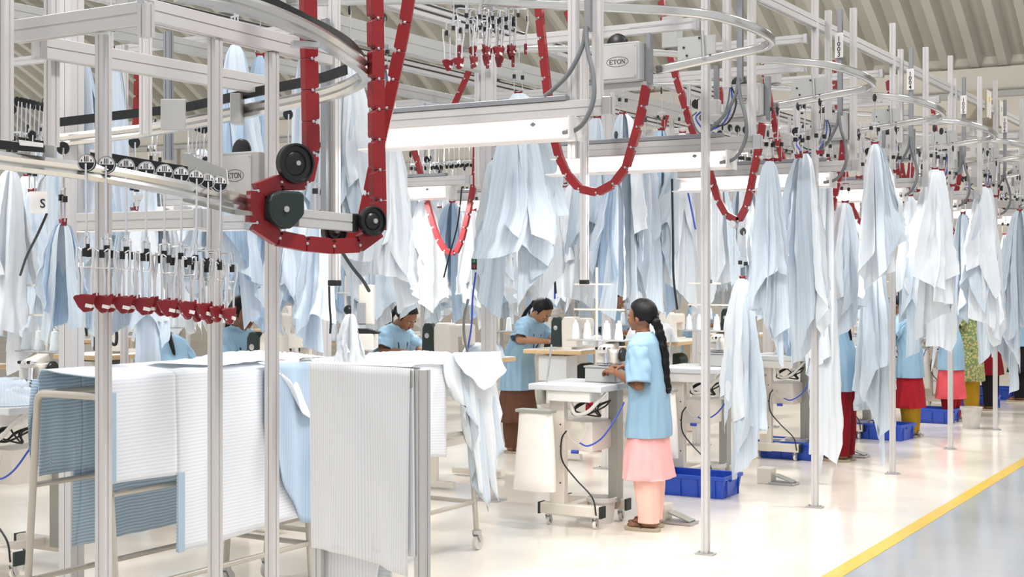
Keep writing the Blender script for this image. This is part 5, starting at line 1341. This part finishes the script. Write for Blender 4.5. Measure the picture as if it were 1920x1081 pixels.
# ------------------------------------------------------------------ small things
s = thing('letter_sign', W(72, 379, 6.9), 'white placard with a black letter S at the left edge', 'sign', rz=TH)
MB().box((0, 0, 0), (.088, .004, .108)).obj('plate', 'paper', s)
text_mesh(s, 'S', .062, (.022, -.0032, -.008), X, Z, 'ink')
def cable(pts, r, m, label, name='hanging_cable', cat='cable'):
    P = [W(*p) for p in pts]; mb = MB().tube([p - P[0] for p in spline(P, 6)], r, 7)
    o = mb.obj(name, m, None, True); o.location = P[0]; tag(o, label, cat); return o
cable([(88, 400, 7.2), (70, 440, 7.3), (50, 480, 7.5), (38, 515, 7.7)], .007, 'cable_black', 'black cable from the S placard down to the thread stand')
cable([(640, 470, 7.6), (660, 500, 7.7), (680, 525, 7.8), (692, 545, 7.9)], .010, 'cable_black', 'thick black cable slanting down to the bar tacking machine')
cable([(497, 330, 6.6), (515, 345, 6.6), (520, 380, 6.6), (525, 410, 6.6)], .006, 'cable_black', 'thin black cable beside the motor housing')
cable([(617, 536, 7.2), (618, 570, 7.2), (620, 600, 7.2), (619, 625, 7.2)], .006, 'cable_black', 'black cable below the first drop post cap')
cable([(1020, 300, 11.5), (1030, 400, 11.5), (1036, 470, 11.5), (1042, 550, 11.5)], .010, 'cable_black', 'long black cable left of the first drop post')
cable([(1046, 300, 11.8), (1043, 400, 11.8), (1041, 480, 11.8), (1040, 560, 11.8)], .009, 'hose_blue', 'straight blue air hose left of the first drop post', 'hanging_hose', 'hose')
cable([(1260, 335, 11.6), (1262, 450, 11.6), (1263, 520, 11.6), (1270, 580, 11.6)], .010, 'cable_black', 'long black cable left of the nearest aisle post')
cable([(1284, 335, 11.8), (1294, 380, 11.8), (1304, 430, 11.8)], .008, 'hose_blue', 'pale blue hose beside the nearest aisle post', 'hanging_hose', 'hose')
cable([(866, 350, 10.2), (858, 420, 10.2), (842, 480, 10.2), (832, 520, 10.2)], .006, 'cable_black', 'thin black cable crossing the V shaped chain')
cable([(892, 510, 10.1), (886, 560, 10.1), (884, 610, 10.1), (876, 660, 10.1)], .007, 'hose_blue', 'blue hose under the pendant switch', 'hanging_hose', 'hose')
cable([(878, 560, 10.0), (870, 600, 10.0), (872, 640, 10.0), (884, 680, 10.0)], .010, 'cable_grey', 'grey hose curving beside the wide middle post', 'hanging_hose', 'hose')
cable([(131, 640, 7.4), (125, 670, 7.4), (120, 690, 7.4), (114, 712, 7.4)], .010, 'hose_blue', 'blue air hose beside the leftmost wide post', 'hanging_hose', 'hose')
cable([(208, 600, 8.4), (218, 620, 8.4), (217, 645, 8.4), (204, 640, 8.4)], .010, 'cable_black', 'black hose loop behind the nearest slim post')
s = thing('pendant_switch', W(889, 494, 10.0), 'black pendant switch with green and red buttons by the wide middle post', 'switch', rz=TH)
MB().box((0, 0, 0), (.040, .03, .088)).obj('housing', 'black', s, bevel=.006)
MB().cyl((0, -.014, .018), (0, -.022, .018), .012, n=12).obj('button', 'green_button', s); MB().cyl((0, -.014, -.018), (0, -.022, -.018), .012, n=12).obj('button', 'red_plastic', s)
# bar tacking machine head behind the first drop post
s = thing('bar_tack_machine', W(672, 640, 8.3), 'bar tacking machine head with black knob behind the draped trolley', 'sewing machine', rz=TH)
MB().box((.045, .05, .22), (.09, .12, .24)).obj('housing', 'machine_cream', s, bevel=.008)
MB().box((.02, -.02, .17), (.05, .02, .12)).obj('glass_guard', 'zinc', s)
MB().box((-.01, .05, .0), (.22, .3, .10)).obj('base', 'machine_cream', s, bevel=.01)
MB().ell((-.055, -.03, .19), (.030, .03, .030)).obj('knob', 'black', s, True)
MB().cyl((-.03, -.05, .05), (-.03, -.05, .42), .010, n=10).obj('rod', 'chrome', s, True)
MB().prism([(-.04, -.012), (.10, -.012), (.11, .0), (.03, .02), (-.04, .02)], (.03, -.04, .06), X, Z, Y, .06).obj('clamp_foot', 'black', s, bevel=.004)
b = bundle(W(658, 588, 7.0), .19, .33, 4, 'little cone of striped collar fabric standing up behind the front stand', None, rz=1.0, hang=False)
# folded white stack in front of the far woman and cloth at machines
def heap(loc, lx, ly, h, m, label, rz=0, seed=1):
    t = thing('folded_fabric', loc, label, 'fabric', None, rz)
    def fn(a, b):
        th = 2 * PI * a; r = sin(PI * b / 2) if b < 1 else 1; q = min(1, (1 - b) * 3)
        n_ = noise.noise((cos(th) * 2 * b + seed, sin(th) * 2 * b, seed)); rr = b ** .6 * (1 + .15 * n_)
        z = h * (1 - b ** 3) * (.75 + .5 * (1 - abs(noise.noise((cos(th) * b * 3, sin(th) * b * 3, seed * 3))) * 2.2))
        return Vector((lx / 2 * rr * cos(th), ly / 2 * rr * sin(th), max(0.001, z)))
    MB().grid(fn, 48, 18, uvf=lambda a, b: (a, b * .4)).obj('heap', m, t, True, auto=False); return t
heap((-6.60, 5.42, .98), .5, .5, .12, 'cloth_pale', 'rumpled pale fabric heap on the far left workstation table', seed=3)
heap((-6.18, 13.4, 1.035), .55, .7, .17, 'cloth_white', 'white fabric heap in front of the far woman beside the standing one', seed=5)
heap((-6.2, 12.15, 1.035), .3, .35, .09, 'cloth_white', 'small white fabric heap on the bending woman table', seed=6)
heap((-6.2, 10.05, 1.035), .4, .4, .10, 'cloth_pale', 'pale fabric heap beside the machine of the woman looking down', seed=7)
heap((-4.42, 12.9, .98), .4, .4, .10, 'cloth_pale', 'pale fabric heap on a workstation deep behind the aisle bundles', seed=8)
heap((-4.1, 14.4, .55), .5, .35, .5, 'cloth_pale', 'pale fabric gathered in the lap area beside the third crate worker', seed=9)
for i, (x, y) in enumerate(((-4.4, 10.2), (-4.0, 12.42))):
    pass
for t in (HG0, HG1):
    for c in list(t.children_recursive): bpy.data.objects.remove(c)
    bpy.data.objects.remove(t)
for i, p in enumerate(PROTO):
    if i not in used:
        for c in list(p.children): bpy.data.objects.remove(c)
        bpy.data.objects.remove(p)
w = bpy.data.worlds.new('World'); sc.world = w; w.use_nodes = True
bg = w.node_tree.nodes['Background']; bg.inputs[0].default_value = (.97, .985, 1, 1); bg.inputs[1].default_value = .76
def area(name, loc, sx, sy, e, col=(1, .97, .94), rot=(0, 0, 0)):
    l = bpy.data.lights.new(name, 'AREA'); l.shape = 'RECTANGLE'; l.size = sx; l.size_y = sy; l.energy = e; l.color = col
    o = bpy.data.objects.new(name, l); COL.objects.link(o); o.location = loc; o.rotation_euler = rot; return o
for k in range(6): area('station_tube', (-3.85, YL + DY * k - .035, 2.37), 1.1, .05, 22)
for k in range(4): area('row_tube', (-7.1, 10.1 + DY * k, 2.38), 1.2, .06, 36)
for x, y in ((-9.9, 9), (-9.9, 13), (-9.9, 17), (-13, 12), (-13, 17), (-14, 23), (-8, 23)): area('hall_fill', (x, y, 3.3), 2.2, .5, 90)  # added fill brightening the deep hall, separate from the modelled tube lights
for x in (-34, -26, -18, -10, -2, 4): area('far_fill', (x, 26, 3.9), 1.5, 1.5, 95, rot=(rad(125), 0, 0))  # added unseen fill, aimed up at the roof and end wall
for x, y in ((-1, 4), (-1, 11), (-1, 18), (-7, 3), (-7, 9), (-7, 16)): area('overhead_fill', (x, y, 7.2), .9, .9, 300)  # added unseen overhead fill for the floor and the line
sc.cycles.max_bounces = 6; sc.cycles.diffuse_bounces = 4; sc.cycles.glossy_bounces = 3; sc.cycles.transmission_bounces = 3
sc.cycles.caustics_reflective = False; sc.cycles.caustics_refractive = False
sc.cycles.sample_clamp_indirect = 6
